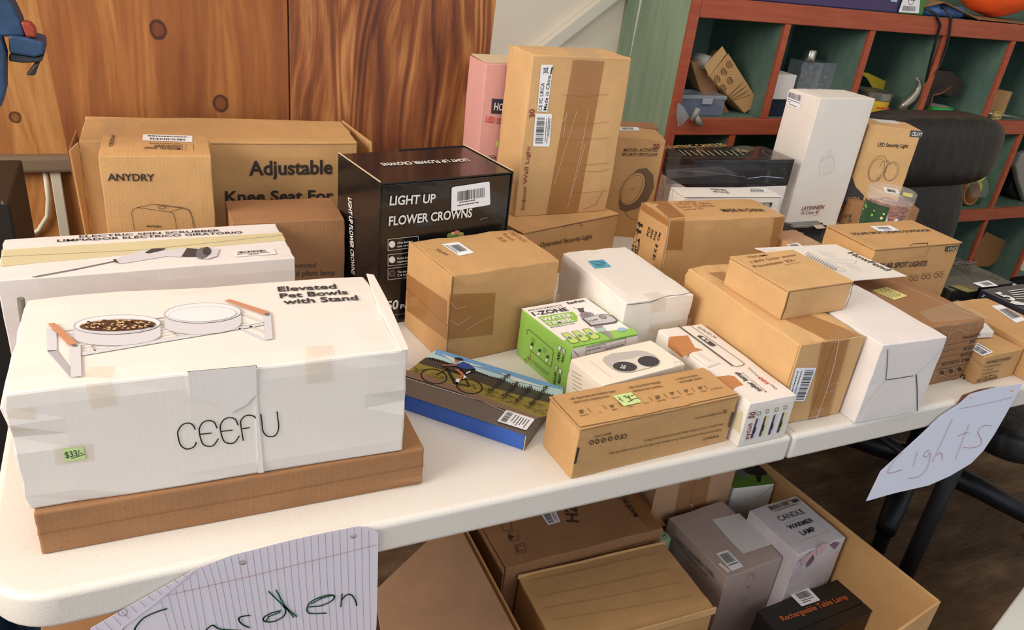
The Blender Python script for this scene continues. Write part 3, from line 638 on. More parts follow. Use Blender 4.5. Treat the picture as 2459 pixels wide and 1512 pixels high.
# --- pink led box
b = Box('pink_light_box', B['pink'], board('dusty pink board', (214, 156, 148), .03, .5, .02, .1), 'tall pink box half hidden left of the tall kraft carton', bevel=.001, wear=.0008)
f = b.front; f.P([(1181, 236), (1225, 240), (1224, 275), (1179, 272)], flat('navy print', (52, 46, 62), .5), lay=2); f.T('HOME', (1185, 263), (1228, 267), (1186, 247), white_ink, .03, lay=3); f.T('LED SOLAR', (1165, 292), (1228, 302), (1166, 278), flat('red print', (206, 62, 52), .5), .02)
f.L([(1175, 373), (1188, 373), (1190, 390), (1176, 390)], .0008, closed=True); f.T('FC', (1177, 386), (1188, 387), (1177, 376), ink(), .02); f.P([(1190, 338), (1198, 339), (1197, 353), (1190, 352)], flat('yellow sticker', (214, 206, 120), .6), 'small_sticker'); b.done()
MB().prism([(-.068, -.03, .3452), (.07, -.03, .3452), (.07, .035, .3475), (-.068, .035, .3475)], (0, 0, .0015)).build('top_flap', kedge, b.root)
# --- floating candles and the boxes by it
b = Box('white_shipping_box', B['under_fc'], WM(), 'plain white box under the black candle box', bevel=.001); b.done()
bp = flat('black glossy printed board', (34, 30, 32), .25, 0, 1, .5)
b = Box('candle_box', B['fc'], bp, 'long black window box of candles lying on a white box', bevel=.001)
f = b.top; gold = flat('gold ink', (196, 160, 104), .5); f.T('FLOATING CANDLES', (1597, 358), (1747, 351), (1597, 351), gold, .02)
for i in range(11): f.L([(1630 + 14 * i, 361 + (i % 3)), (1646 + 14 * i, 373 + (i % 2) * 2)], .0022, flat('candle print', (214, 196, 160), .5), 'printed_picture')
f.E((1785, 358), (26, 8), flat('print smoky green', (70, 74, 62), .5), 0); f.EL((1855, 372), (26, 6), .0008, gold, 20); f.L([(1600, 381), (1890, 378)], .0005, gold); f.T('Magic', (1775, 364), (1800, 366), (1777, 358), gold, .01)
f = b.front; f.P([(1600, 396), (1895, 392), (1888, 438), (1600, 442)], flat('clear plastic window', (70, 68, 72), .06, 0, .55, 1), 'window_film', 1)
f.L([(1795, 428), (1835, 423), (1880, 427)], .0016, flat('window glint', (170, 176, 190), .2), 'film_glint'); f.L([(1600, 408), (1700, 412), (1790, 425)], .0012, grey3, 'film_glint'); f.EL((1583, 463), (8, 9), .0012, grey3); b.done()  # acetate shine painted as pale and grey strokes on the film
b = Box('white_strip_light_box', B['usb'], WH(), 'flat topped white box with small black print behind the taped kraft carton', bevel=.001, style='mailer')
b.top.T('10 Meter Motion', (1741, 455), (1704, 453), (1741, 459), ink(), .01); b.top.T('LED Strip Light', (1748, 461), (1710, 459), (1748, 465), ink(), .01); b.top.label([(1795, 453), (1834, 453), (1840, 463), (1800, 463)], (.1, .3, .9, .85), [(.1, .1, .8, .18)])
f = b.front; f.T('FEI', (1812, 497), (1851, 497), (1812, 486), ink(), .05); f.L([(1650, 475), (1873, 474), (1871, 520)], .0005, grey3); b.done()
# --- china carton
b = Box('taped_kraft_carton', B['china'], KR(), 'long kraft carton stamped with shipping marks on its left end', bevel=.002, wear=.0018)
f = b.top; f.T('MADE IN CHINA', (1738, 509), (1839, 508), (1736, 502.5), inkb(), .03)
f.P([(1560, 484), (1600, 482), (1645, 520), (1608, 524)], tape(), 'packing_tape', 1); f.P([(1800, 477), (1830, 480), (1880, 515), (1855, 520)], ctape(), 'clear_tape', 1)
f.T('HITRAN', (1633, 487), (1670, 486), (1632, 483.2), rp, .0, 'handwriting'); f.T('2 Pack of 10cm', (1624, 493), (1708, 490), (1621, 489), rp, .0, 'handwriting'); f.T('Solar Ceiling', (1632, 499.5), (1714, 495.5), (1629, 495.5), rp, .0, 'handwriting'); f.T('Lamp 32', (1644, 505), (1690, 502.5), (1641, 501.5), rp, .0, 'handwriting')
f = b.left
for t_, a_, c_, h_ in (('PCS', (1557.6, 568), (1562.6, 546.5), (1553.2, 566)), ('KGS', (1565.2, 572.5), (1570.5, 552.5), (1561, 570)), ('KGS', (1573, 578), (1579, 557), (1569, 576)), ('CM', (1582, 579), (1588, 561), (1578, 577)), ('18 X 8', (1573, 624.5), (1581, 588.5), (1567.5, 620)), ('FILE', (1519.5, 610), (1524, 588), (1515.5, 606)), ('DRY', (1527, 612), (1531, 590), (1523, 608)), ('DROP', (1531.5, 612), (1538, 585), (1528, 609))): f.T(t_, a_, c_, h_, ink(), .03)
for dx, dy in ((0, 0), (-3.5, 15.5)): f.P([(1531 + dx, 534 + dy), (1538 + dx, 532 + dy), (1537 + dx, 536 + dy), (1544 + dx, 538 + dy), (1543 + dx, 546 + dy), (1537 + dx, 543 + dy), (1536 + dx, 547 + dy)], ink())
f.EL((1526, 571), (4, 12), .0008, ink(), 8); f.P([(1531, 576), (1537, 572), (1536, 584), (1532, 580)], ink())
f.P([(1540, 484), (1608, 526), (1606, 545), (1538, 503)], tape(), 'packing_tape', 1)
f = b.front; f.P([(1608, 527), (1645, 522), (1638, 600), (1598, 600)], tape(), 'packing_tape', 1); f.P([(1860, 520), (1884, 518), (1875, 592), (1848, 592)], tape(), 'packing_tape', 1)
f.L([(1609, 530), (1604, 560), (1598, 600), (1590, 640)], .0012, shine(), 'wrinkle_glint'); f.L([(1859, 520), (1872, 519), (1883, 517)], .0009, shine(), 'wrinkle_glint'); b.done()
# --- tall white box
b = Box('tall_white_box', B['tall'], WH(), 'tall narrow white box standing by the pigeonhole shelf', bevel=.0015, wear=.001)
f = b.left; f.label([(1894, 218), (1927, 228), (1920, 264), (1888, 250)], (.05, .05, .95, .45), [(.05, .55, .95, .60), (.05, .70, .3, .75), (.2, .85, .8, .9)])
f = b.front; f.L([(1967, 424), (1970, 385), (2000, 376), (2004, 405), (1992, 416), (1968, 421)], .0005, grey2); f.L([(1975, 386), (1973, 377), (1998, 374), (2000, 376)], .0005, grey2)
for k in range(6): f.L([(1974, 392 + 5 * k), (1998, 386 + 5 * k)], .0003, grey2)
f.EL((1991, 366), (3, 5), .0004, grey2)
f.T('LAYSHINEEN', (1924, 504.5), (1977, 501), (1925, 495.5), red(), .01, 'handwriting'); f.T('16 Color 47', (1923, 515), (1965, 513), (1924, 506.5), red(), .0, 'handwriting'); f.L([(1951, 517), (1966, 515)], .0006, red(), 'handwriting')
b.top.L([(1940, 214), (1975, 212)], .0008, grey2); b.top.L([(1945, 217), (1980, 215)], .0008, grey2); b.done()
# --- rohs box and led box on it
b = Box('low_kraft_box', B['rohs'], KD(), 'low kraft box with certification marks under the round lamps box', bevel=.001); b.front.T('RoHS UK', (2016, 522), (2044, 523), (2017, 513), inkb(), .02); b.front.T('CA', (2034, 533), (2044, 533), (2034, 525), inkb(), .02); b.done()
b = Box('round_lamp_box', B['led'], KL(), 'kraft box with drawing of round twin lamps beside black chair', bevel=.0012, wear=.001)
f = b.front; f.T('LED Security Light', (2106.5, 351), (2180, 354.5), (2107, 342), ink(), .015); f.P([(2187, 312), (2218, 315), (2213, 330), (2184, 328)], dgrey, lay=2); f.T('CELAVY', (2188, 325), (2213, 327), (2189, 316), white_ink, .02, lay=3)
f.EL((2107, 405), (20, 33), .0006, inkb(), 25); f.EL((2105, 407), (16, 28), .0006, inkb(), 25); f.EL((2141, 411), (16, 24), .0006, inkb(), 25); f.EL((2138, 412), (15, 22), .0005, inkb(), 25); f.L([(2112, 402), (2118, 388), (2132, 385), (2136, 395)], .0006, inkb()); f.L([(2110, 420), (2104, 432)], .0006, inkb()); f.L([(2115, 420), (2109, 432)], .0006, inkb())
f.P([(2047, 424), (2054, 447), (2075, 470), (2072, 480), (2060, 490), (2016, 490)], char, lay=1); f.T('CE-2201A', (2032, 481), (2063, 480), (2033, 473), gold, .0)
b.top.P([(2092, 285), (2150, 290), (2165, 299), (2110, 294)], flat('white label on top', (226, 222, 214), .5), 'paper_label', 1); b.done()
# --- jar with copper lights
jx, jy = 1.035, .50
j = empty('light_jar', (jx, jy, .74), .3, 'clear plastic jar of copper string lights with a white lid ring', 'jar')
cp = flat('clear plastic', (245, 248, 250), .03, 0, .10, 1)
MB().lathe([(.044, 0), (.045, .002), (.0465, .130), (.0455, .132)], seg=48).build('jar_wall', cp, j, smooth=True)
lidm = flat('frosted clear plastic', (226, 222, 220), .2, 0, .24, 1)
MB().lathe([(0, .153), (.046, .153), (.049, .150), (.049, .143), (.0475, .142), (.0475, .139), (.049, .138), (.049, .130), (.046, .129)], seg=48).build('jar_lid', lidm, j, smooth=False)
cu = flat('copper wire', (214, 128, 88), .3, .85)
path = []
for i in range(900):
    a = i * .35; r = .036 + .006 * math.sin(i * 1.7); path.append((r * math.cos(a), r * math.sin(a), .006 + .114 * i / 900 + .005 * math.sin(i * .9)))
MB().tube(path, .0016, 5).build('copper_wire', cu, j, smooth=True)
MB().tube([(-.034, -.014, .112), (-.036, -.020, .09), (-.032, -.026, .06), (-.022, -.034, .05), (-.020, -.034, .10)], .0035, 8).build('white_lead', flat('clear white lead', (224, 220, 214), .3), j, smooth=True)
lab = MB(); n_ = 14
for i in range(n_ + 1):
    a = math.radians(118 + 88 * i / n_); lab.v += [(.0466 * math.cos(a), .0466 * math.sin(a), .040), (.0474 * math.cos(a), .0474 * math.sin(a), .124)]
for i in range(n_): lab.f.append((2 * i, 2 * i + 2, 2 * i + 3, 2 * i + 1))
lab.build('printed_label', flat('dark green label', (44, 76, 48), .4), j, smooth=True)
lab = MB()
for i in range(n_ + 1):
    a = math.radians(118 + 88 * i / n_); lab.v += [(.0464 * math.cos(a), .0464 * math.sin(a), .012), (.0466 * math.cos(a), .0466 * math.sin(a), .039)]
for i in range(n_): lab.f.append((2 * i, 2 * i + 2, 2 * i + 3, 2 * i + 1))
lab.build('white_label_strip', paperw(), j, smooth=True)
rr = random.Random(5); ms = {k: MB() for k in ('a', 'b')}
for i in range(16):
    a = math.radians(rr.uniform(122, 200)); z = rr.uniform(.05, .115); r = .0478; c_ = Vector((r * math.cos(a), r * math.sin(a), z)); nn = Vector((math.cos(a), math.sin(a), 0)); tt = nn.cross(Vector((0, 0, 1)))
    s_ = rr.uniform(.0015, .0035); ms['a' if i % 2 else 'b'].add([c_ + (tt * math.cos(k * 1.05) + Vector((0, 0, 1)) * math.sin(k * 1.05)) * s_ for k in range(6)], [(0, 1, 2, 3, 4, 5)])
ms['a'].build('flower_print', flat('flower print pale', (226, 206, 160), .5), j); ms['b'].build('leaf_print', flat('leaf print', (126, 196, 60), .5), j)
Z = Face(Vector((jx, jy, .8933)), Vector((0, 0, 1)), j); jm = Matrix.Translation((jx, jy, .74)) @ Matrix.Rotation(.3, 4, 'Z')
Z.label([(2120, 449), (2155, 455), (2160, 467), (2126, 463)], (.2, .25, .8, .8), [], name='lid_label'); Z.P([(2169, 462), (2192, 466), (2190, 475), (2167, 470)], flat('yellow sticker', (214, 206, 120), .6), 'price_sticker'); Z.flush(jm, [])
# --- small boxes behind
b = Box('small_taped_box', B['small'], KP(), 'small tan box with clear tape just behind the white lamp sheet', bevel=.0012); b.top.P([(1915, 566), (1940, 568), (1975, 590), (1950, 592)], ctape(), 'clear_tape', 1); b.top.label([(1889, 588), (1915, 583), (1928, 592), (1898, 597)], (.1, .2, .8, .8), []); b.done()
b = Box('sensor_light_box', B['rowrun'], bp, 'small black box with tiny white print beside the solar spot lights box', bevel=.001); b.front.T('Rowrun', (1907, 559), (1927, 564), (1908, 551), white_ink, .02); b.top.P([(1951, 541), (1972, 540), (1984, 548), (1962, 550)], flat('print beige', (190, 170, 150), .5)); b.top.L([(1912, 541), (1938, 543)], .0008, white_ink); b.top.L([(1914, 545), (1942, 548)], .0006, white_ink); b.done()
# --- solar spot lights
b = Box('solar_spot_light_box', B['solar'], KR(), 'wide kraft box with solar spot lights lettering and tuck tab', bevel=.0014, wear=.0012, style='mailer')
f = b.top; f.T('SOLAR SPOT LIGHTS OUTDOOR', (2049.7, 564.5), (2238, 555.5), (2050, 559.5), ink(), .025); f.label([(2088, 544), (2137, 542), (2162, 555), (2112.5, 557)], (.2, .2, .75, .6), [(.3, .75, .7, .82)])
f = b.front; f.T('SOLAR SPOT LIGHTS', (2100, 645.5), (2223, 637.5), (2101, 633), inkb(), .03); f.P([(2271, 591.5), (2302.6, 588.5), (2299, 600), (2269, 603.5)], dgrey); f.T('4 PACK', (2273, 601), (2298, 598.5), (2275, 593.5), kedge, .02, lay=4)
for cx, cy in ((2192, 669), (2222, 664.5), (2252, 660.5)):
    f.EL((cx - 5, cy), (4.5, 5), .0009, inkb()); f.EL((cx + 6, cy - 1), (4.5, 5), .0009, inkb()); f.L([(cx - 9, cy - 8), (cx + 14, cy - 10), (cx + 9, cy + 5)], .0004, inkb())
f.L([(2184, 590), (2190, 585), (2226, 583), (2227, 588)], .0016, seam(), 'tuck_slit'); f.L([(2230, 593), (2224, 612)], .0006, seam(), 'tuck_slit'); f.L([(2180, 618), (2224, 615)], .0004, KD(), 'tuck_slit'); b.done()
# --- big right carton
b = Box('long_taped_carton', B['bigr'], KL(), 'deep kraft carton with tape and barcode label on its front end', bevel=.0022, wear=.002, seamf=[('front', .52, 'v')])
f = b.front; f.label([(1910.5, 882), (1960, 882), (1930.7, 962), (1888, 962)], (.48, .06, .92, .95, 1), [(.12, .1, .16, .8), (.3, .1, .34, .9)]); f.P([(1972, 820), (2040, 811), (1990, 1000), (1940, 1012)], tape(), 'packing_tape', 4); f.L([(2012, 815), (2004, 860), (1985, 930), (1965, 985), (1955, 1010)], .0012, shine(), 'wrinkle_glint', 5)
for q in ([(1990, 925), (2005, 915), (2012, 920)], [(1988, 940), (2003, 935)], [(1960, 985), (1975, 980)], [(1900, 1013), (1930, 1003), (1965, 996)], [(1995, 822), (2020, 816), (2058, 806)]): f.L(q, .0006, shine(), 'wrinkle_glint', 5)
f = b.top; f.P([(1870, 760), (1935, 752), (2075, 806), (1985, 816)], tape(), 'packing_tape', 1); f.P([(1700, 655), (1735, 652), (1770, 665), (1745, 680)], tape(), 'packing_tape', 1); b.done()
# --- fountain pump mailer
b = Box('fountain_mailer', B['yeo'], KL(), 'flat square kraft mailer box resting on the deep taped carton', bevel=.0012, wear=.0006, style='mailer')
f = b.top; mk = flat('brown marker', (104, 62, 30), .6); f.T('YEOMI', (1797, 621), (1845, 615), (1795.5, 616.5), mk, .0, 'handwriting'); f.T('1.8W Solar water', (1806, 632), (1915, 614), (1804, 627), mk, .0, 'handwriting'); f.T('Fountain 22-', (1814, 643), (1913, 626.5), (1811.5, 637.5), mk, .0, 'handwriting'); f.L([(1884, 637), (1922, 630)], .0006, mk, 'handwriting')
b.front.L([(1894, 702), (1886, 735), (1874, 765)], .0018, seam(), 'corner_gap'); b.front.L([(2047, 680), (2040, 710), (2029, 738)], .0012, seam(), 'corner_gap'); b.done()
# --- white fold-bottom box
b = Box('white_tuck_box', B['whiter'], WM(), 'plain white upright box with crossed bottom flaps facing front', bevel=.0014, wear=.001)
f = b.front; f.L([(2131, 838), (2129, 880), (2126, 911), (2150, 908), (2192, 901)], .0011, dgrey, 'flap_edge'); f.L([(2199, 898), (2201, 930), (2202, 985)], .0016, dgrey, 'flap_edge'); f.L([(2122, 915), (2085, 960), (2052, 1008)], .0004, grey2, 'flap_edge'); f.L([(2288, 812), (2240, 860), (2202, 896)], .0004, grey2, 'flap_edge'); b.done()
# --- wrapped carton
b = Box('tape_wrapped_carton', B['carton'], KD(), 'kraft carton wrapped in shiny tape with a yellow note on top', bevel=.002, wear=.0016)
f = b.top; f.label([(2094, 698), (2129, 689), (2179, 711), (2147, 721)], None, [(.08, .12, .12, .9), (.22, .15, .26, .8), (.36, .1, .40, .9), (.5, .2, .54, .85), (.64, .1, .68, .9), (.78, .2, .82, .8)], flat('yellow note', (222, 212, 136), .6), 'yellow_note', barmat=inkb()); f.P([(2240, 775), (2205, 750), (2300, 720), (2372, 762)], ctape(), 'clear_tape', 1); f.L([(2120, 670), (2200, 700), (2300, 745), (2370, 765)], .0009, shine(), 'wrinkle_glint')
f = b.front
for k, (t_, wd_) in enumerate((('74-NITR', 44), ('PC', 18), ('KGS', 26), ('KGS', 26), ('X17X11 CM', 66))):
    y = 806 + 15 * k; xe = 2377 - .465 * (y - 766) - 6; f.L([(xe - 100, y + 26), (xe + 3, y + 5)], .0005, inkb()); f.T(t_, (xe - wd_, y + wd_ * .2), (xe, y), (xe - wd_ + 1.5, y + wd_ * .2 - 7), inkb(), .02)
for k in range(3):
    x = 2258 + 21 * k; y = 886 - 4 * k; f.L([(x - 2, y), (x + 15, y - 3), (x + 11, y + 19), (x - 7, y + 22)], .0005, inkb(), closed=True); f.E((x + 4, y + 8), (5, 5), inkb(), 0, lay=2); f.L([(x + 4, y + 8), (x + 2, y + 16)], .0007, inkb())
for q in ([(2260, 790), (2280, 800), (2300, 790), (2320, 798)], [(2330, 775), (2322, 800), (2310, 815)], [(2350, 775), (2345, 790)], [(2285, 785), (2275, 810)], [(2240, 915), (2260, 900), (2275, 905)], [(2366, 770), (2358, 800)], [(2250, 782), (2300, 778), (2360, 770)]): f.L(q, .0005, shine(), 'wrinkle_glint')
b.done()
# --- package content box, boxes at the right end
b = Box('accessory_box', B['pack'], KR(), 'low kraft box with package content list at the right table end', bevel=.0012, wear=.001)
f = b.top; f.label([(2347, 823), (2386, 846), (2359, 855), (2333, 840)], (.1, .35, .9, .9), [(.05, .12, .9, .2)])
f = b.front; f.T('PACKAGE CONTENT', (2366.6, 873.5), (2426, 862), (2366.8, 867.5), inkb(), .015)
for k, (t_, x1) in enumerate((('2 x Double side tape', 40), ('2 x Screws', 24), ('2 x Expansion plugs', 40), ('1 x User Manual', 34))): f.T(t_, (2361 - 2 * k, 883 + 8 * k), (2361 + x1 - 2 * k, 883 + 8 * k - x1 * .2), (2361.5 - 2 * k, 879 + 8 * k), inkb(), .0)
f.T('FC CE RoHS', (2345, 918), (2392, 908), (2346, 911), inkb(), .02); b.left.P([(2309, 896), (2319, 901), (2316, 914), (2306, 908)], char); b.left.T('K', (2309, 909), (2316, 912), (2311, 900), kedge, .03, lay=4); b.done()
b = Box('barcode_kraft_box', B['pb'], KR(), 'kraft box with long barcode label behind the package content box', bevel=.0015); b.top.label([(2379.6, 734.6), (2404.4, 732), (2465, 768), (2440, 776)], (.12, .25, .95, .8), []); b.top.L([(2315, 734), (2330, 742)], .0008, inkb()); b.done()
fp = flat('white folded board', (232, 228, 222), .5)
tagit(MB().prism([(.772, .071, .7925), (.815, .064, .7925), (.832, .092, .7925), (.79, .10, .7925)], (0, 0, .011)).build('small_white_carton', fp, bevel=.001), 'tiny white box end sticking out on top of the package content box', 'box')
dk = flat('dark printed board', (38, 40, 36), .3, 0, 1, .4)
b = Box('dark_lantern_box', B['dark'], dk, 'flat black box with dim green leaf print behind the right boxes', bevel=.001)
f = b.top; f.label([(2335, 680), (2372.6, 673.5), (2397.4, 686.6), (2358.7, 690)], (.3, .2, .85, .8), []); f.T('YORCLEUS', (2296, 627), (2345, 632), (2290, 634), grey3, .01) if 0 else None
f.T('ECLIPSE', (2348, 633), (2292, 637), (2339, 627), grey3, .01); gm = [flat('print olive', (86, 84, 52), .5), flat('print leaf green', (70, 88, 52), .5), flat('print straw', (196, 180, 110), .5)]
for k in range(22): f.L([(2290 + k * 5, 640 + k * 1.5), (2330 + k * 3.5, 652 + (k * 7) % 23)], .0009, gm[k % 2])
f.P([(2276, 686), (2301, 681), (2350, 690), (2346, 699), (2323, 703)], gm[0]); 
for k in range(4): f.L([(2282 + 6 * k, 686), (2318 + 7 * k, 700)], .0018, gm[2])
b.done()
b = Box('navy_light_box', B['five'], flat('navy printed board', (36, 36, 50), .3, 0, 1, .4), 'dark navy box with large white numeral 5 at far right', bevel=.001)
f = b.top; f.T('5', (2426, 722), (2441, 719), (2404, 702), white_ink, .05); 
for k in range(5): f.L([(2420 + 5 * k, 700 + 4.4 * k), (2462, 694 + 6 * k)], .0022, white_ink, 'printed_lettering')
f.P([(2424, 727), (2432, 722), (2465, 729), (2465, 734), (2440, 732)], white_ink); b.front.T('Z', (2355, 711), (2362, 713), (2354, 705), white_ink, .0); b.done()
# --- white box with blue label
b = Box('plain_white_box', B['wblue'], WH(), 'white carton with a small blue sticker on its lid', bevel=.0016, wear=.0016)
f = b.top; f.label([(1411, 627), (1449, 624), (1468, 641), (1428, 645)], None, [(.1, .15, .85, .2), (.1, .35, .9, .4), (.1, .55, .8, .6), (.15, .75, .7, .8)], flat('blue sticker', (86, 166, 196), .5), 'blue_sticker'); f.P([(1540, 705), (1580, 700), (1600, 712), (1560, 720)], ctape(), 'clear_tape', 1)
f = b.front; f.P([(1565, 718), (1600, 711), (1598, 745), (1562, 752)], ctape(), 'clear_tape', 1); f.P([(1560, 778), (1660, 763), (1656, 790), (1556, 800)], ctape(), 'clear_tape', 1); f.L([(1506, 731), (1560, 725), (1600, 710), (1640, 706), (1661, 700)], .0010, dgrey, 'lid_gap'); b.done()
# --- water timer
gl = flat('bright green board', (146, 194, 84), .4)
b = Box('water_timer_box', B['rain'], gl, 'green and white garden timer box in the middle of the table', bevel=.001, wear=.0005)
wp = flat('white printed panel', (240, 232, 228), .45); f = b.top
f.P([(1251.5, 741), (1406, 715), (1530, 802), (1373, 834)], wp, lay=1)
f.P([(1353, 818), (1380, 810), (1437, 798.5), (1463, 795), (1519, 788.5), (1532, 802), (1374, 834.5)], gl, lay=2)
f.T('RainPoint', (1365.4, 731.5), (1406, 724.4), (1363, 726.2), ink(), .03); f.T('MODEL NO./N° DE MODÈLE: ITV105', (1270.4, 748), (1350, 734.6), (1268.8, 745), ink(), .0); f.L([(1274, 751), (1352, 737)], .0005)
f.T('1-ZONE', (1283, 759), (1366, 746.5), (1275, 751.5), ink(), .03); f.P([(1291, 762), (1375, 748.5), (1386.7, 760), (1386, 772.6), (1318.5, 784)], gl)
f.T('WATER', (1305, 772.6), (1378, 760.6), (1297, 765.5), wp, .05, lay=4); f.T('TIMER', (1315.5, 782.6), (1379.6, 772), (1308, 775.5), wp, .05, lay=4); f.T("MINUTERIE D'EAU À 1 ZONE", (1323.7, 788.5), (1381.5, 778.5), (1322.5, 785.5), ink(), .0)
pg = flat('print pale green', (196, 214, 120), .5)
for k, (x, y) in enumerate(((1347.5, 802), (1372.5, 797.5), (1397.5, 792))):
    q = [(x, y), (x + 15, y - 2.8), (x + 43, y + 17), (x + 40, y + 22), (x + 27, y + 24), (x + 22, y + 22)]; q = [(a_, c_) for a_, c_ in q]; f.P(q, pg, lay=3); f.L(q, .0006, inkb(), lay=4, closed=True); f.E((x + 20, y + 11), (5, 2.6), flat('print blue', (90, 130, 170), .5), 20, lay=5)
dv = flat('print device grey', (150, 140, 146), .5); dl_ = flat('print device light', (196, 190, 192), .5); dd_ = flat('print device dark', (92, 84, 90), .5)
f.P([(1396, 766), (1437, 756), (1450, 755), (1470, 758), (1484, 771), (1480, 776), (1472, 778), (1418, 785)], dd_, lay=3); f.P([(1401, 766), (1437, 757.5), (1450, 757), (1467, 760), (1480, 771), (1470, 775), (1420, 782)], dl_, lay=4); f.P([(1408, 768), (1434, 762), (1445, 772), (1420, 778)], flat('print lcd', (198, 202, 196), .5), lay=5); f.T('12:00', (1417, 775), (1437, 770.5), (1414, 771.5), ink(), .01, lay=6)
f.E((1447, 763), (9, 4), dv, 10, lay=5); f.EL((1447, 763), (9, 4), .0006, dd_, 10, lay=6); f.P([(1391, 757), (1400, 748), (1422, 752), (1427, 757), (1420, 761), (1396, 764)], dv, lay=3); f.P([(1386, 741), (1401, 741), (1402, 750), (1392, 751)], dd_, lay=3); f.L([(1376, 739), (1390, 744), (1402, 739)], .0008, dd_)
for k in range(4): f.L([(1396 + 6 * k, 753), (1399 + 6 * k, 761)], .0006, dd_, lay=5)
f.P([(1424, 785), (1444, 781), (1453, 792), (1460, 800), (1446, 802), (1440, 797)], dv, lay=3); f.P([(1428, 791), (1450, 787), (1456, 797), (1437, 799)], flat('print teal', (170, 196, 180), .5), lay=4); f.P([(1444, 800), (1461, 797), (1471, 810), (1466, 816), (1458, 807)], dv, lay=4)
f.E((1493, 793), (11, 5), flat('print sky', (150, 190, 200), .5), 0, lay=4)
f = b.front; f.P([(1374, 838), (1531, 805), (1530, 860), (1370, 930)], wp, lay=1)
f.L([(1407, 832), (1502, 811), (1499, 827), (1405, 852)], .0005, closed=True); f.L([(1406, 843), (1500, 820)], .0004); f.L([(1454, 822), (1451, 838)], .0004); f.T('PRODUCT MANUFACTURE DU PRODUIT', (1410, 836), (1451, 826.5), (1410, 833), ink(), 0); f.T('MODEL NO./N° DE MODELE', (1410, 841.5), (1442, 834), (1410, 838.5), ink(), 0); f.T('MADE ELECTRONIC COMPANY LIMITED', (1454, 838), (1497, 827), (1454, 835), ink(), 0); f.L([(1377, 841), (1389, 855)], .0007)
f = b.left; f.L([(1266, 802), (1267, 792), (1272, 791), (1328, 838), (1330, 845), (1325, 877), (1322, 880), (1272, 838)], .0008, flat('dark green ink', (40, 70, 34), .6))
gi = flat('dark green ink', (40, 70, 34), .6)
for (x, y) in ((1278, 827), (1296, 842), (1315, 857)): f.P([(x - 4, y), (x - 1, y - 5), (x + 4, y - 4), (x + 3, y + 4)], gi); f.P([(x - 3, y + 3), (x + 2, y + 5), (x - 1, y + 12), (x - 4, y + 10)], wp)
for (x, y) in ((1277, 808), (1305, 832)):
    for k in range(10): f.L([(x + (k % 4) * 2.5, y + (k // 4) * 5 + (k % 4) * 2), (x + (k % 4) * 2.5 + 1.5, y + (k // 4) * 5 + (k % 4) * 2 + 2.5)], .0006, gi)
for (x, y) in ((1345.5, 835), (1355.5, 843), (1337.5, 884), (1347, 891)): f.P([(x - 3, y - 7), (x + 3, y - 4), (x + 2, y + 7), (x - 4, y + 3)], wp); f.L([(x - 3, y - 7), (x + 3, y - 4), (x + 2, y + 7), (x - 4, y + 3)], .0005, gi, closed=True)
for (x, y) in ((1355.5, 843), (1337.5, 884)): f.L([(x - 2, y), (x, y + 3), (x + 2, y - 3)], .0006, ink(), lay=5)
f.T('ABS', (1343, 868), (1347, 847), (1337.5, 864), ink(), .02); f.T('NH', (1353, 871), (1357, 855), (1348, 867), ink(), .02); f.T('BRASS', (1334, 928), (1338, 895), (1329, 921), ink(), .02); f.T('BSP', (1345, 922), (1349, 901), (1340, 918), ink(), .02)
br = flat('orange brown marker', (142, 92, 20), .6); f.L([(1265, 861), (1259, 862), (1264, 868), (1261, 872)], .0008, br, 'handwriting'); f.L([(1270, 852), (1268, 860), (1273, 858), (1267, 867)], .0008, br, 'handwriting'); f.L([(1275, 843), (1275, 873)], .0008, br, 'handwriting')
for k in range(3): f.L([(1277 + 2 * k, 862 + 5 * k), (1321 - 3 * k, 897 + 2 * k)], .0005, gi)
b.done()
# --- thermometer style small white box
b = Box('sensor_box', B['therm'], CR(), 'cream white box printed with a gadget with two dark lenses', bevel=.001, wear=.0006)
f = b.top; f.P([(1447, 866), (1450, 858), (1470, 849), (1530, 842), (1550, 844), (1572, 853), (1585, 866), (1580, 878), (1560, 884), (1510, 896), (1485, 893), (1465, 883)], flat('print warm grey', (190, 182, 178), .5)); f.P([(1468, 884), (1470, 874), (1490, 866), (1520, 862), (1530, 857), (1560, 855), (1584, 864), (1580, 878), (1560, 884), (1510, 896), (1485, 893)], flat('print cream', (222, 212, 198), .5), lay=3)
f.E((1500, 882), (29, 11.5), dgrey, 4, lay=4); f.EL((1500, 882), (30, 12.5), .0007, silver, 4, lay=4); f.E((1557, 869), (26, 12.5), dgrey, 4, lay=4); f.T('28', (1488, 886), (1500, 889), (1490, 878), white_ink, .02, lay=6); f.L([(1417, 868), (1468, 907)], .0005, grey2); f.L([(1618, 869), (1634, 869), (1636, 878), (1624, 878)], .0006, grey2, closed=True)
f = b.left
for k in range(5): f.L([(1375 + .5 * k, 890 + 10 * k), (1378 + 9, 897 + 10 * k), (1392 + 6, 903 + 10 * k)], .0006, grey3)
b.done()
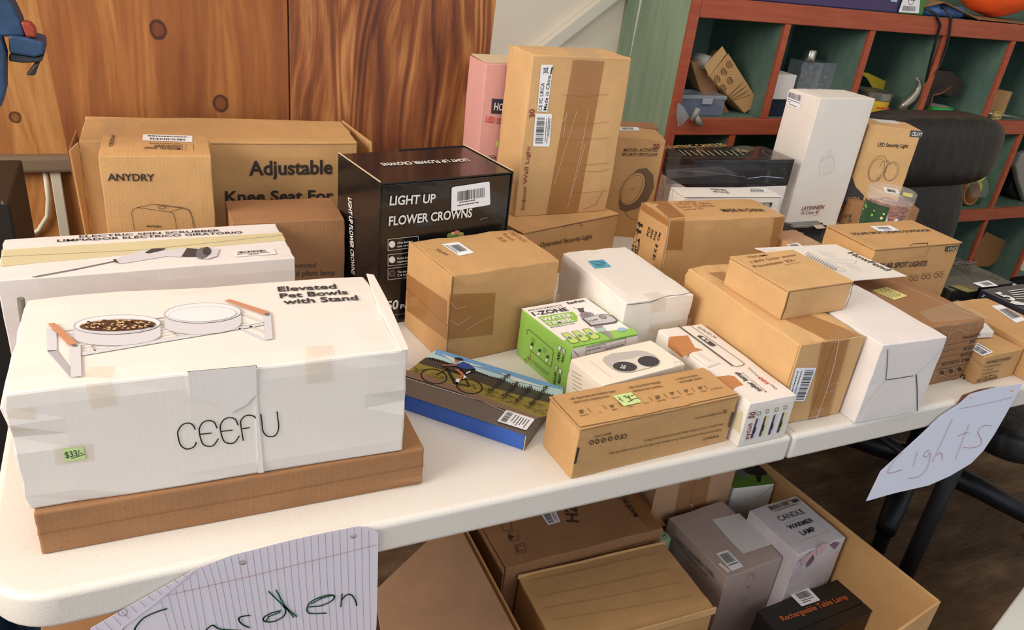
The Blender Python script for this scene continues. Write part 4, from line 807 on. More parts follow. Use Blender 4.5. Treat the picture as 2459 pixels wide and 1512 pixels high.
# --- warranty box
b = Box('hose_nozzle_box', B['warr'], KR(), 'long low kraft box with green price sticker at the table front', bevel=.0012, wear=.0008, style='mailer')
f = b.top; k_ = inkb()
f.T('• 180° ADJUSTABLE RATCHETING HEAD', (1367.6, 962), (1478.7, 941.7), (1366, 958), k_, .012); f.T('• HEAVY DUTY CONSTRUCTION', (1376, 970), (1464, 954), (1374, 966), k_, .012); f.T('• SELF-LOCK FRONT TRIGGER', (1510, 934.7), (1587.8, 920), (1508, 930.5), k_, .012); f.T('• PRECISE FLOW CONTROL', (1518.5, 943), (1592, 929.5), (1516.5, 939), k_, .012); f.T('• 10 SPRAY PATTERNS', (1622, 914), (1676, 903.5), (1620.5, 910.5), k_, .012); f.T('• ERGONOMIC DESIGN', (1631, 921), (1686, 910), (1629, 917.5), k_, .012)
for t_, a_, c_ in (('CENTER', (1394, 1001), (1414, 997)), ('JET', (1439, 993), (1446.5, 991.5)), ('MIST', (1473, 986.6), (1484, 984)), ('FULL', (1510, 979.5), (1522, 977)), ('FLAT', (1548, 971), (1559.5, 968.5)), ('SHOWER', (1579, 966), (1599, 961.5)), ('VERTICAL', (1613, 958.6), (1635, 954)), ('ANGLE', (1650.6, 950), (1665.6, 947)), ('CONE', (1684, 943), (1697, 940)), ('3D VERTICAL', (1708, 937.5), (1736, 931.5))): f.T(t_, a_, c_, (a_[0] - 1, a_[1] - 3), k_, .0)
for x, y in ((1410, 981), (1447, 974), (1484, 967), (1558, 954), (1593, 946), (1626, 939), (1659, 932), (1690, 926)): f.L([(x, y), (x + 9, y + 9.5)], .0007, k_)
for x, y in ((1395, 989), (1578, 955)): f.P([(x - 5, y - 4), (x + 5, y - 5), (x + 6, y + 3), (x - 3, y + 4)], flat('print brown grey', (112, 84, 58), .7))
for x, y in ((1468, 977), (1612, 946), (1680, 933), (1646, 940)): f.P([(x - 6, y - 3), (x + 6, y - 5), (x + 3, y + 4)], flat('print brown grey', (112, 84, 58), .7))
f.P([(1471, 952), (1515, 943.75), (1541, 967), (1498, 977)], flat('green price sticker', (198, 222, 150), .6), 'price_sticker', 4)
mk = flat('dark brown pen', (90, 50, 50), .6)
for q in ([(1508, 952), (1514, 963), (1518, 965)], [(1508, 968), (1520, 961), (1532, 958)], [(1496, 955), (1501, 953), (1503, 958), (1508, 955), (1510, 960)], [(1482, 956), (1488, 958), (1487, 963), (1493, 963), (1494, 967)], [(1514, 954), (1521, 951)]): f.L(q, .0009, mk, 'price_sticker_writing', 6)
f.L([(1392, 1027), (1480, 1010), (1532, 999), (1535, 1000), (1600, 984), (1654, 974), (1657, 971), (1770, 947)], .0010, seam(), 'lid_gap'); f.L([(1324, 953), (1350, 982), (1390, 1026)], .0008, seam(), 'lid_gap')
f = b.front; f.T('WARRANTY', (1726.6, 1042), (1688, 1050.5), (1725.6, 1048), ink(), .012); f.T('Restmo provide one-year worry-free warranty. For any warranty claims within one year from the original order date,', (1732.6, 1028.5), (1462.5, 1086), (1731.6, 1033.5), ink(), .0); f.T('please email your order ID to Restmo Support and we will respond within 24 hours.', (1737, 1015), (1546, 1055.5), (1736, 1020), ink(), .0); f.T('support@restmo-link.com', (1733, 988.5), (1669, 1001.5), (1732, 993.5), ink(), .0); f.L([(1737, 984), (1744, 983), (1743, 990), (1736, 991)], .0007, closed=True); f.L([(1737, 985), (1740, 988), (1744, 984)], .0006)
f.T('MADE IN CHINA', (1467, 1037), (1428, 1045.5), (1466, 1041.5), ink(), .005); f.T('CE', (1505.5, 1040), (1490, 1043.5), (1503.5, 1050), ink(), .02)
for x, y in ((1480, 1049), (1464, 1052), (1448.5, 1055.5), (1433, 1058.5), (1419.5, 1061)): f.EL((x, y), (4.6, 5), .0009); f.L([(x - 3, y + 3), (x + 3, y - 3)], .0008)
f.P([(1386, 1074), (1392, 1073), (1383, 1111), (1377, 1113)], char, 'die_cut_slot'); f.P([(1758, 989), (1763, 988), (1752, 1024), (1747.6, 1025)], char, 'die_cut_slot'); b.done()
# --- solar lamp box
b = Box('strip_lamp_box', B['lamp'], WH(), 'long narrow white box with torn brown patches and lamp lettering', bevel=.001, wear=.0008)
f = b.top; br_ = board('torn inner board', (190, 128, 78), .1, .9, .05)
f.P([(1606, 809), (1624, 807), (1652, 805.5), (1661.6, 823), (1670, 835.6), (1689, 840), (1659.5, 846), (1651, 852), (1640, 856)], br_, 'torn_patch', 1); f.P([(1718, 905), (1750, 901), (1763, 903), (1785, 924), (1765, 930), (1757, 938), (1741, 932)], br_, 'torn_patch', 1)
f.L([(1629, 783), (1759, 879)], .0026, dgrey); f.L([(1759, 879), (1768, 881), (1784, 878), (1787, 874), (1780, 868), (1656, 781)], .0009, ink())
f.P([(1674, 808), (1678, 806), (1688, 808), (1719, 830), (1714, 832), (1706, 831)], dgrey, lay=3); f.E((1689, 814), (5, 3), silver, 20, lay=4); f.E((1698, 820), (5, 3), grey2, 20, lay=4)
f.T('FC CE RoHS', (1722, 811), (1679, 785), (1715, 812), ink(), .0); f.T('solar lamp', (1830, 939), (1770, 894), (1819, 941), dgrey, .04); f.T('Multiple installation methods', (1842, 942), (1783, 895), (1838, 943), grey3, .0)
f.T('Over', (1868, 935), (1852, 922.5), (1862, 937), dgrey, .0); f.T('500', (1849, 922), (1827, 906), (1841, 924), flat('red print', (206, 62, 52), .5), .02); f.T('inductions', (1826, 908), (1799, 883.5), (1821, 909), dgrey, .0)
f = b.left; f.P([(1606, 811), (1640, 838), (1640, 860), (1604, 832)], br_, 'torn_patch', 1); f.P([(1779, 985), (1784, 988), (1776, 1040), (1760, 1026), (1767, 992)], flat('yellowed tape', (226, 214, 168), .35), 'yellowed_tape')
f = b.front; f.T('xycus', (1797, 1054), (1806, 1014), (1786, 1050), red(), .0, 'handwriting'); f.T('50', (1808, 1003), (1814, 987), (1798, 998), red(), .02, 'handwriting'); f.L([(1811, 1002), (1815, 984)], .0006, red(), 'handwriting')
for k, (x0, y0, yel) in enumerate(((1820, 1005, 0), (1840, 1000, 1), (1862, 996, 0), (1883, 991, 1))):
    nv = flat('navy strip', (62, 54, 110), .5); ye = flat('pale yellow strip', (226, 216, 140), .5)
    f.P([(x0 - 4, y0), (x0, y0 - 2), (x0 - 14, y0 + 46), (x0 - 19, y0 + 47)], nv); f.P([(x0, y0 - 2), (x0 + 5, y0 - 4), (x0 - 8, y0 + 43), (x0 - 13, y0 + 45)], ye if yel else silver); f.P([(x0 - 9, y0 + 20), (x0 - 5, y0 + 19), (x0 - 9, y0 + 33), (x0 - 13, y0 + 34)], ink(), lay=3); f.L([(x0 - 1, y0 - 17), (x0 + 6, y0 - 18.5), (x0 + 5, y0 - 11), (x0 - 2, y0 - 9)], .0006, ink(), closed=True)
b.done()
tor = [b.top.pt(q) for q in ((1659, 852), (1667, 848), (1705, 873), (1727, 874), (1700, 884), (1697, 879))]
MB().prism(tor, (0, 0, .0035)).build('torn_flap', WH(), b.root, bevel=.0006, wld=b.wm)
# --- handlebar tape box with cycling picture
b = Box('bicycle_grip_box', B['bike'], flat('royal blue board', (48, 94, 184), .35), 'flat blue box printed with a cyclist on a country road', bevel=.001, wear=.0005)
f = b.top; road = flat('print asphalt', (104, 92, 84), .45); sky = flat('print sky blue', (110, 156, 200), .45); sky2 = flat('print pale sky', (176, 204, 208), .45); gr_ = flat('print meadow', (138, 122, 58), .45); gr2 = flat('print grass', (104, 104, 40), .45); tr_ = flat('print tree line', (62, 58, 54), .45); rd2 = flat('print road edge', (128, 100, 84), .45)
cA, cB, cC, cD = b.loc('top', 0, 0), b.loc('top', 1, 0), b.loc('top', 1, 1), b.loc('top', 0, 1)
f.P([cA, cB, cC, cD], road, lay=1)
f.P([(1049, 839), (1352, 931), (1350, 955), (1190, 915), (1100, 876), (1020, 860)], sky2, lay=2); f.P([(1049, 839), (1352, 931), (1352, 936), (1250, 915), (1150, 884), (1043, 851)], sky, lay=3); f.P([(1060, 851), (1110, 868), (1170, 885), (1090, 872)], flat('print cloud', (206, 212, 206), .45), lay=4); f.P([(1200, 895), (1290, 925), (1320, 935), (1230, 915)], flat('print cloud', (206, 212, 206), .45), lay=4)
f.P([(1022, 860), (1040, 861), (1065, 868), (1085, 876), (1120, 885), (1145, 893), (1175, 905), (1205, 912), (1230, 925), (1262, 935), (1300, 944), (1347, 958), (1347, 972), (1310, 966), (1240, 948), (1180, 930), (1120, 906), (1060, 888), (1004, 873)], tr_, lay=4)
for k in range(50):
    x = 1030 + k * 6; y = 861 + (x - 1030) * .30; f.P([(x, y + 3), (x + 2, y - 3), (x + 4, y + 4)], tr_, lay=4)
f.P([(1004, 873), (1060, 888), (1120, 906), (1180, 930), (1240, 948), (1300, 962), (1346, 972), (1312, 1000), (1295, 1003), (1200, 970), (1100, 931), (1020, 901), (980, 892)], gr_, lay=3)
rr = random.Random(9)
for k in range(220):
    x = rr.uniform(990, 1310); y0 = 876 + (x - 990) * .30; y1 = 895 + (x - 990) * .335; y = rr.uniform(y0 + 4, y1 - 3); f.L([(x, y), (x + rr.uniform(3, 12), y + rr.uniform(1, 4))], .0006, rr.choice((gr2, gr2, flat('print dry grass', (176, 156, 92), .45), tr_)), 'printed_picture', 5)
f.P([(975, 890), (1020, 901), (1100, 931), (1200, 970), (1295, 1003), (1288, 1009), (1190, 978), (1090, 940), (975, 905)], rd2, lay=4); f.L([(975, 909), (1060, 935), (1150, 962), (1215, 990)], .0009, flat('print cloud', (206, 212, 206), .45))
bkm = flat('print bicycle black', (30, 28, 30), .5)
for c_ in ((1042, 906), (1127, 930)):
    f.EL(c_, (31, 17), .0016, bkm, 10, lay=6, seg=36)
for q in ([(1047, 903), (1073, 890)], [(1073, 890), (1112, 900)], [(1073, 890), (1090, 922)], [(1112, 902), (1096, 925), (1075, 888)], [(1112, 902), (1127, 930)], [(1127, 930), (1094, 923)], [(1063, 882), (1075, 888)]): f.L(q, .0020, bkm, lay=7)
skin = flat('print skin', (176, 104, 76), .5); jer = flat('print jersey blue', (44, 70, 140), .5)
f.P([(1095, 879), (1112, 872), (1126, 877), (1141, 889), (1141, 892), (1112, 889), (1098, 884)], jer, lay=8); f.P([(1102, 889), (1141, 890), (1139, 896), (1122, 900), (1105, 895)], bkm, lay=8); f.P([(1062, 879), (1095, 879), (1097, 882), (1064, 882)], skin, lay=8); f.P([(1091, 889), (1106, 891), (1114, 903), (1107, 916), (1099, 914), (1106, 903)], skin, lay=8); f.P([(1096, 913), (1105, 915), (1101, 923), (1093, 920)], wp, lay=9); f.P([(1113, 903), (1120, 909), (1112, 914)], wp, lay=8); f.P([(1092, 867), (1101, 866), (1102, 872), (1094, 873)], skin, lay=8); f.P([(1089, 864), (1096, 862), (1108, 864), (1114, 869), (1100, 869)], bkm, lay=9); f.P([(1118, 899), (1128, 895), (1130, 897), (1120, 902)], wp, lay=9)
for t_, a_, c_ in (('Good Grip', (1178, 946), (1226, 904)), ('Durable', (1213, 959), (1246, 923)), ('Anti-slip', (1242, 971), (1278, 933)), ('Anti-shock', (1275, 981), (1317, 932))):
    f.T(t_, a_, c_, (a_[0] - 7, a_[1] - 6), ink(), .05, lay=11); f.E((a_[0] - 5, a_[1] + 3), (1.8, 1.5), ink(), 0, 'printed_lettering', lay=11, seg=8)
f.label([(1216, 987), (1284, 1009), (1263, 1036), (1193, 1014)], (.08, .12, .28, .9, 1), [(.38, .15, .41, .7), (.48, .15, .51, .8), (.58, .2, .61, .9), (.67, .2, .70, .8), (.76, .2, .79, .7), (.85, .2, .88, .9)], lay=6)
b.done()
Wd, Dp, H = b.w / 2, b.d / 2, b.h
MB().box((Wd, -Dp, .0005), (Wd + .0014, Dp, H)).build('end_panel', road, b.root, bevel=.0004)
MB().box((Wd + .0002, -Dp - .0008, .0005), (Wd + .0012, -Dp, H)).build('raw_board_edge', kedge, b.root)
# --- folded card sheet
pts = [at(q, z=.8735) for q in ((1812, 597), (2007, 588), (2177, 664), (2046, 675))]
sh = MB().prism(pts, (0, 0, .0016)).build('lamp_package_card', WH(), bevel=.0003)
tagit(sh, 'flat white printed package lying under the flat square mailer box', 'package')
f = Face(Vector((0, 0, .8752)), Vector((0, 0, 1)), sh); f.T('HowFend', (2034, 608), (2128, 651), (2044, 604.5), ink(), .01)
for k in range(14): f.L([(1943 + 5.1 * k, 610 + 2.6 * k), (1937 + 5.1 * k, 617 + 2.6 * k)], .0011, grey3)
f.L([(1942, 606), (2032, 651), (2015, 652), (1933, 612)], .0005, closed=True); f.L([(1985, 622), (2057, 627), (2052, 634), (2000, 630)], .0004, grey3, closed=True)
for k in range(4): f.L([(1965 + 3 * k, 603 + 3.5 * k), (2000 + 3 * k, 609 + 3.5 * k)], .0004, grey3); f.L([(2030 + 3 * k, 633 + 3.5 * k), (2062 + 3 * k, 642 + 3.5 * k)], .0004, grey3); f.L([(1820 + 12 * k, 601), (1830 + 12 * k, 601)], .0005, grey3)
f.flush(Matrix.Identity(4), [])
# --- hanging notes
def sheet(name, outline, holes, y, label, group=None, mat=None):
    cu = bpy.data.curves.new(name, 'CURVE'); cu.dimensions = '2D'; cu.fill_mode = 'BOTH'
    def spl(ps):
        s_ = cu.splines.new('POLY'); s_.points.add(len(ps) - 1)
        for i, p_ in enumerate(ps): s_.points[i].co = (p_.x, p_.z, 0, 1)
        s_.use_cyclic_u = True
    spl([at(q, y=y) for q in outline])
    for (cx, cy, rx, ry) in holes: spl([at((cx + rx * math.cos(i * .5236), cy + ry * math.sin(i * .5236)), y=y) for i in range(12)])
    cu.extrude = .00015
    o = bpy.data.objects.new('tmp', cu); COL.objects.link(o); bpy.context.view_layer.update()
    me = bpy.data.meshes.new_from_object(o.evaluated_get(bpy.context.evaluated_depsgraph_get())); bpy.data.objects.remove(o)
    for v in me.vertices: v.co = Vector((v.co.x, y - v.co.z, v.co.y))
    me.materials.clear(); me.materials.append(mat or flat('ruled notebook paper', (222, 214, 224), .7)); o = bpy.data.objects.new(name, me); COL.objects.link(o); tagit(o, label, 'paper note'); return o
yg = -.0105
g = sheet('paper_note', [(472, 1364), (522, 1345), (560, 1331), (610, 1319), (670, 1303), (727, 1289.5), (790, 1276), (859, 1263), (882, 1264), (896, 1270), (908, 1278), (907, 1380), (904, 1499), (895, 1600), (600, 1680), (270, 1600), (300, 1502), (368, 1450)], [(583, 1350, 10, 7), (849, 1286, 9, 7)], yg, 'ruled paper note taped to table edge with green garden lettering')
f = Face(Vector((0, yg - .0002, 0)), Vector((0, -1, 0)), g); gi_ = flat('green marker', (28, 96, 66), .5); rl = flat('grey ruled line', (156, 152, 172), .6); rm = flat('pink margin line', (196, 132, 140), .6)
ys = [(472, 1364), (522, 1345), (610, 1319), (727, 1289.5), (859, 1263), (908, 1278)]
def topy(x):
    for i in range(len(ys) - 1):
        if ys[i][0] <= x <= ys[i + 1][0]: return ys[i][1] + (ys[i + 1][1] - ys[i][1]) * (x - ys[i][0]) / (ys[i + 1][0] - ys[i][0])
    return 1364
for k in range(25):
    x = 485 + 17.4 * k; x2 = x + 40 * (1 - k / 25) + 2
    if x < 900: f.L([(x, topy(x) + 1), (x + (x2 - x) * .35, 1400), (x2, 1530)], .0005, rl, 'ruled_line')
for k in range(6): x = 470 - 17 * k; f.L([(x + 3, 1366 + 14 * k + 6), (x + 30, 1530)], .0005, rl, 'ruled_line')
f.L([(400, 1428), (500, 1405), (600, 1382), (727, 1350), (903, 1307)], .0005, rm, 'margin_line')
for q in ([(400.6, 1459), (375.7, 1467), (346, 1481), (329, 1499), (323, 1512), (325, 1530)], [(493, 1512), (510, 1499), (528, 1508), (578, 1512)], [(600, 1475.5), (580.7, 1478), (573, 1484), (580.7, 1496), (598, 1505)], [(674, 1464), (651, 1470), (633, 1481), (636, 1490), (657, 1490), (680, 1478), (686, 1464), (680, 1452)], [(672, 1468), (645, 1478), (640, 1488)], [(645, 1418), (680, 1452), (712, 1478)], [(663, 1415), (682, 1450), (705, 1480)], [(742, 1455), (771, 1452), (797, 1440), (802, 1429), (786, 1427), (756, 1437), (739, 1452), (742, 1470), (783, 1470)], [(747, 1448), (770, 1435), (795, 1428)], [(821, 1424), (818, 1455)], [(821, 1437), (832.5, 1426), (844, 1427), (853, 1440), (856, 1452)]): f.L(q, .0016, gi_, 'handwriting', 3)
f.flush(Matrix.Identity(4), [])
fs_ = MB().prism([at(q, y=yg - .0008) for q in [(217, 1508), (290, 1466), (380, 1416), (472, 1364), (455, 1380), (368, 1452), (300, 1502), (270, 1540), (225, 1540)]], (0, -.0003, 0)).build('folded_edge', flat('folded back paper', (222, 214, 226), .7), g)
f = Face(Vector((0, yg - .0012, 0)), Vector((0, -1, 0)), g)
for k in range(11): u = k / 11; x = 230 + 230 * u; y = 1503 - 138 * u; f.L([(x, y), (x + 18 * (1 - u * .8) + 4, y + 24 * (1 - u * .85))], .0005, rl, 'ruled_line')
f.EL((295, 1468), (11, 9), .0006, rl, part='punched_hole_edge'); f.flush(Matrix.Identity(4), [])
yl = -.0115
l_ = sheet('paper_note', [(2079, 1203), (2114, 1131), (2150, 1098), (2205, 1048), (2258, 998), (2299, 972), (2329, 945.5), (2382, 931), (2420, 926), (2456, 921), (2435, 959), (2415, 995), (2388.6, 1041), (2362, 1081), (2332, 1112), (2280, 1143), (2230, 1165), (2150, 1183)], [(2332, 953, 4, 4), (2430, 937, 5, 4)], yl, 'white paper note with thin red lights lettering hung on the table edge', mat=flat('blue white lined paper', (222, 224, 240), .7))
f = Face(Vector((0, yl - .0002, 0)), Vector((0, -1, 0)), l_); rd_ = flat('thin red pen', (196, 128, 112), .5); f.L([(2302, 981), (2360, 970), (2430, 953)], .0006, rl, 'margin_line')
for q in ([(2166, 1085), (2150, 1100), (2131, 1134), (2166, 1127)], [(2202, 1084), (2192, 1119)], [(2231, 1080), (2222, 1084), (2217, 1093), (2224, 1096), (2232, 1086), (2232, 1100), (2224, 1125), (2205, 1143), (2180, 1148)], [(2286, 1005), (2238, 1109)], [(2248, 1092), (2257, 1086), (2262, 1092), (2261, 1104)], [(2326, 1018), (2293, 1102)], [(2299, 1046), (2326, 1036)], [(2379, 1021.5), (2362, 1021), (2347, 1035), (2355.5, 1054.6), (2352, 1068), (2332, 1074.5), (2312.6, 1073)]): f.L(q, .0009, rd_, 'handwriting', 3)
f.flush(Matrix.Identity(4), [])
tagit(MB().prism([at(q, y=-.0092) for q in ((2296, 970), (2310, 948), (2350, 934), (2388, 928), (2384, 933), (2335, 944), (2318, 955))], (0, -.0015, 0)).build('brown_tape_piece', flat('brown tape piece', (122, 76, 62), .5)), 'torn strip of brown tape at the top of the lights note', 'tape')
# ================================================================== under the table
rz = .36
NR = Vector((.748, -.073, 0)); NL = Vector((.028, -.20, 0)); FL = Vector((.034, .475, 0)); FR = Vector((.700, .470, 0))
car = empty('open_carton', (.37, .13, 0), 0, 'big open kraft carton on the floor full of lamp boxes', 'carton')
def wall(a, b_, name='carton_wall', h=rz, z0=.0):
    d = (b_ - a).normalized(); nrm = Vector((-d.y, d.x, 0)) * .0045
    child(MB().prism([a + Vector((0, 0, z0)), b_ + Vector((0, 0, z0)), b_ + Vector((0, 0, h)), a + Vector((0, 0, h))], nrm), name, KR(), car, bevel=.0012)
for a, b_ in ((NL, NR), (NR, FR), (FR, FL), (FL, NL)): wall(a, b_)
child(MB().prism([NL + Vector((.006, .006, .003)), NR + Vector((-.006, .006, .003)), FR + Vector((-.006, -.006, .003)), FL + Vector((.006, -.006, .003))], (0, 0, .004)), 'carton_bottom', KD(), car)
fl_ = [Vector(v) for v in ((.026, .355, .360), (-.030, .338, .355), (-.150, .262, .345), (-.172, .10, .34), (-.172, -.20, .34), (.022, -.19, .360))]
child(MB().prism(fl_, (0, 0, .004)), 'open_flap', KP(), car, bevel=.001)
# boxes inside (each stands on the carton bottom)
b = Box('lamp_carton', B['u_h2'], KD(), 'brown carton with big letter and handling marks deep in the open carton', bevel=.002, wear=.0016, seamf=[('left', .5, 'v')])
f = b.top; f.T('H2', (1369, 1258), (1378, 1226), (1352, 1240), inkb(), .03) if 0 else None
P_ = inkb()
f.T('H2', (1390, 1255), (1383, 1216), (1362, 1259), P_, .03); f.T('MADE IN CHINA', (1535, 1240), (1478, 1160), (1524, 1244), P_, .02)
f.label([(1335, 1248), (1300, 1222), (1322, 1212), (1347, 1253)], None, []) if 0 else None
f.label([(1296, 1231), (1333, 1223), (1346, 1253), (1316, 1261)], (.12, .2, .55, .92, 1), [(.68, .1, .72, .8), (.8, .1, .84, .9)])
for (x, y) in ((1212, 1263), (1229, 1288), (1245, 1318)):
    f.L([(x - 9, y - 9), (x + 14, y - 14), (x + 18, y + 8), (x - 4, y + 13)], .0008, P_, closed=True)
f.E((1226, 1290), (6, 6), P_, 0); f.L([(1226, 1290), (1240, 1287)], .0012, P_); f.L([(1240, 1312), (1252, 1310)], .0012, P_); f.L([(1242, 1324), (1256, 1322)], .0012, P_); f.L([(1240, 1312), (1244, 1324)], .0012, P_)
f.P([(1470, 1182), (1525, 1176), (1600, 1262), (1560, 1268)], tape(), 'packing_tape', 1); b.done()
b = Box('creased_carton', B['u_flat'], KR(), 'kraft carton with parallel creases across its lid in the open carton', bevel=.0022, wear=.0022)
f = b.top
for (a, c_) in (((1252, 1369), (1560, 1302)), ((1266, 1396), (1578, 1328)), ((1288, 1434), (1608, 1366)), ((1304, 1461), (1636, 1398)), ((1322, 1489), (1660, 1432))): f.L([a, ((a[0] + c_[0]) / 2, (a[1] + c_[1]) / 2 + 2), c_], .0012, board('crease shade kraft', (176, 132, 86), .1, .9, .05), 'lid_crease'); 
b.done()
W2, D2 = b.w / 2, b.d / 2
MB().box((-W2, -D2 - .002, b.h - .012), (W2, -D2 + .001, b.h + .0025)).build('lid_rim', KL(), b.root, bevel=.0008, cuts=4, jit=.0014); MB().box((-W2, D2 - .002, b.h - .006), (W2, D2 + .0008, b.h + .003)).build('lid_rim', KL(), b.root, bevel=.0008, cuts=4, jit=.0014)
b = Box('wax_lamp_box', B['u_pk'], board('mauve grey board', (176, 156, 148), .03, .5, .03, .1), 'mauve grey lamp box with torn white patch on its lid', bevel=.0014, wear=.0012)
f = b.top; f.P([(1709, 1247), (1775, 1232), (1800, 1255), (1856, 1306), (1785, 1329), (1755, 1300)], flat('torn white patch', (214, 208, 206), .7), 'torn_patch', 1); f.label([(1719, 1329), (1747, 1320), (1786, 1360), (1757, 1371)], (.12, .12, .88, .62), [(.1, .7, .9, .75)]); f.P([(1722, 1355), (1730, 1352), (1755, 1371), (1747, 1376)], flat('pale pink tag', (230, 208, 196), .6), 'small_tag', 4)
f = b.left; f.T('CANDLE WARMER LAMP', (1618, 1283), (1717, 1378), (1614, 1290), grey3, .01); f.T('Aromatherapy lamp', (1626, 1302), (1700, 1382), (1623, 1306), grey3, .0)
f = b.front; f.EL((1803, 1386), (7, 10), .0008, grey3, a0=180, a1=400); f.E((1797, 1410), (2, 2), grey3); f.EL((1786, 1438), (7, 8), .0006, grey3); f.L([(1775, 1454), (1788, 1450)], .0008, grey3); f.L([(1790, 1408), (1804, 1404)], .0006, grey3); b.done()
b = Box('candle_warmer_box', B['u_cw'], board('pale lilac board', (206, 198, 202), .03, .5, .03, .1), 'pale box with candle warmer lamp lettering and pink leaf art', bevel=.0014, wear=.0012)
f = b.top; f.T('CANDLE', (1875, 1252), (1934, 1232), (1868, 1240), dgrey, .0); f.L([(1882, 1258), (1936, 1240)], .0005, grey3); f.T('WARMER', (1897, 1272), (1956, 1252), (1892, 1262), ink(), .03); f.T('LAMP', (1928, 1286), (1961, 1274), (1922, 1275), ink(), .03); f.L([(1920, 1300), (1990, 1276), (1955, 1245)], .0004, grey3)
f.label([(1837, 1216), (1915, 1192), (1935, 1208), (1857, 1234)], (.05, .15, .62, .6), [(.1, .75, .8, .82), (.72, .2, .92, .6)], ctape()); f.T('T', (1893, 1206), (1898, 1204), (1891, 1201), ink(), .03)
f = b.front; pk = flat('print dusty pink', (206, 174, 178), .5); pv = flat('print mauve', (120, 96, 116), .5); f.P([(1958, 1318), (1975, 1305), (1992, 1302), (1978, 1320), (1962, 1334)], pk); f.P([(1920, 1345), (1950, 1322), (1962, 1318), (1952, 1340), (1925, 1358)], pk); f.P([(1934, 1362), (1938, 1348), (1952, 1330), (1955, 1342), (1945, 1355)], pv); f.P([(1992, 1308), (2006, 1300), (2016, 1302), (2004, 1318)], pv)
for k in range(8): f.L([(1892, 1400 - k * 6), (1925, 1372 - k * 5)], .0005, pv)
b.done()
b = Box('table_lamp_box', B['u_blk'], flat('matte black board', (28, 25, 24), .45, 0, 1, .1), 'black box with orange table lamp lettering in carton corner', bevel=.0014, wear=.0012, seamf=[('top', .25, 'h')])
f = b.top; og = flat('orange ink', (206, 106, 54), .5); f.T('Rechargeable Table Lamp', (1880, 1492), (2037, 1437), (1874, 1480), og, .015); f.label([(1892, 1423), (1938, 1408), (1970, 1441), (1925, 1456)], (.2, .2, .85, .6), [(.2, .68, .85, .73), (.2, .8, .6, .85)]); b.done()
b = Box('garden_light_box', B['u_grn'], WH(), 'white box with green garden photo lid at the carton back', bevel=.0012, wear=.001)
f = b.top; a_, b__, c_, d_ = b.loc('top', 0, 0), b.loc('top', 1, 0), b.loc('top', 1, 1), b.loc('top', 0, 1); f.P([a_, b__, c_, d_], flat('print grass green', (92, 128, 48), .4), lay=1)
f.P([(1772, 1120), (1810, 1112), (1835, 1118), (1842, 1140), (1828, 1142), (1826, 1158), (1818, 1158), (1815, 1142), (1800, 1138), (1775, 1132)], bkm, lay=2); f.P([(1766, 1128), (1782, 1127), (1800, 1142), (1790, 1150), (1772, 1142)], grey3, lay=3)
rr = random.Random(4)
for k in range(40): x = rr.uniform(1765, 1855); y = rr.uniform(1115, 1160); f.L([(x, y), (x + rr.uniform(-6, 6), y + rr.uniform(-3, 3))], .0006, rr.choice((flat('print leaf green', (70, 88, 52), .5), flat('print lime', (140, 170, 80), .5))), 'printed_picture', 4)
b.front.L([(1822, 1192), (1860, 1163)], .0007, dgrey, 'flap_edge'); b.front.L([(1750, 1205), (1762, 1198)], .0007, dgrey, 'flap_edge'); b.done()
b = Box('tall_tan_carton', B['u_tape'], KP(), 'tall tan carton with taped seam standing behind the mauve lamp box', bevel=.002, wear=.0012, seamf=[('front', .49, 'v')])
f = b.front; f.P([(1640, 1120), (1714, 1110), (1690, 1225), (1618, 1238)], tape(), 'packing_tape', 4); f.P([(1671, 1134), (1690, 1130), (1682, 1150), (1672, 1150)], flat('grey tape scuff', (170, 150, 134), .6), 'tape_scuff', 5); f.L([(1655, 1208), (1662, 1212), (1660, 1222)], .0014, shine(), 'wrinkle_glint', 6); b.done()
b = Box('green_patterned_box', B['u_bit'], flat('mint green print', (168, 204, 160), .5), 'mint green patterned box squeezed beside the mauve lamp box', bevel=.001)
for q in ([(1590, 1262), (1598, 1258), (1603, 1265)], [(1588, 1275), (1595, 1270), (1601, 1280)], [(1592, 1288), (1599, 1284)], [(1595, 1250), (1603, 1250)]): b.top.L(q, .0016, bkm)
b.done()
bb = MB().box((-.62, .14, 0), (-.20, .40, .30)); tagit(bb.build('storage_carton', KD(), bevel=.003, cuts=4, jit=.001), 'brown carton on the floor under the left table end', 'carton')
# ================================================================== pigeonhole shelf
def paint(name, c, c2, sc=(40, 40, 3)):
    m, n, l, b = newmat(name); b.inputs['Roughness'].default_value = .55; tc = n.new('ShaderNodeTexCoord').outputs['Object']
    g = nz(n, l, mapping(n, l, tc, sc), 2.4, 4, .6); l.new(mix(n, l, lin(c), lin(c2), ramp(n, l, g, [(.35, 0.0), (.7, 1.0)])), b.inputs['Base Color']); bump(n, l, b, g, .3, .001); MATS[name] = m; return m
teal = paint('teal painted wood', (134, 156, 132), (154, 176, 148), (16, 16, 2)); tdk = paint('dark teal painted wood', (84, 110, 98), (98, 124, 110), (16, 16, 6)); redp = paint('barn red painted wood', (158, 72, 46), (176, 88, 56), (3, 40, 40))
SX = [.912, 1.238, 1.568, 1.884, 2.217, 2.545, 2.87]; yf, yb = 1.15, 1.462
SZ = [(.17, .212), (.508, .552), (.834, .881), (1.143, 1.194)]
sh = empty('pigeonhole_shelf', (1.9, 1.3, 0), 0, 'teal pigeonhole shelf with barn red front edges', 'shelf')
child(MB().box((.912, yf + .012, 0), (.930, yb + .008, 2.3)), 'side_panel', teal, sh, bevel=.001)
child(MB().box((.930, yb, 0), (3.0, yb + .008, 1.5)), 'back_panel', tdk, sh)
LX = [1.135, 1.465, 1.795, 2.125, 2.452, 2.78]
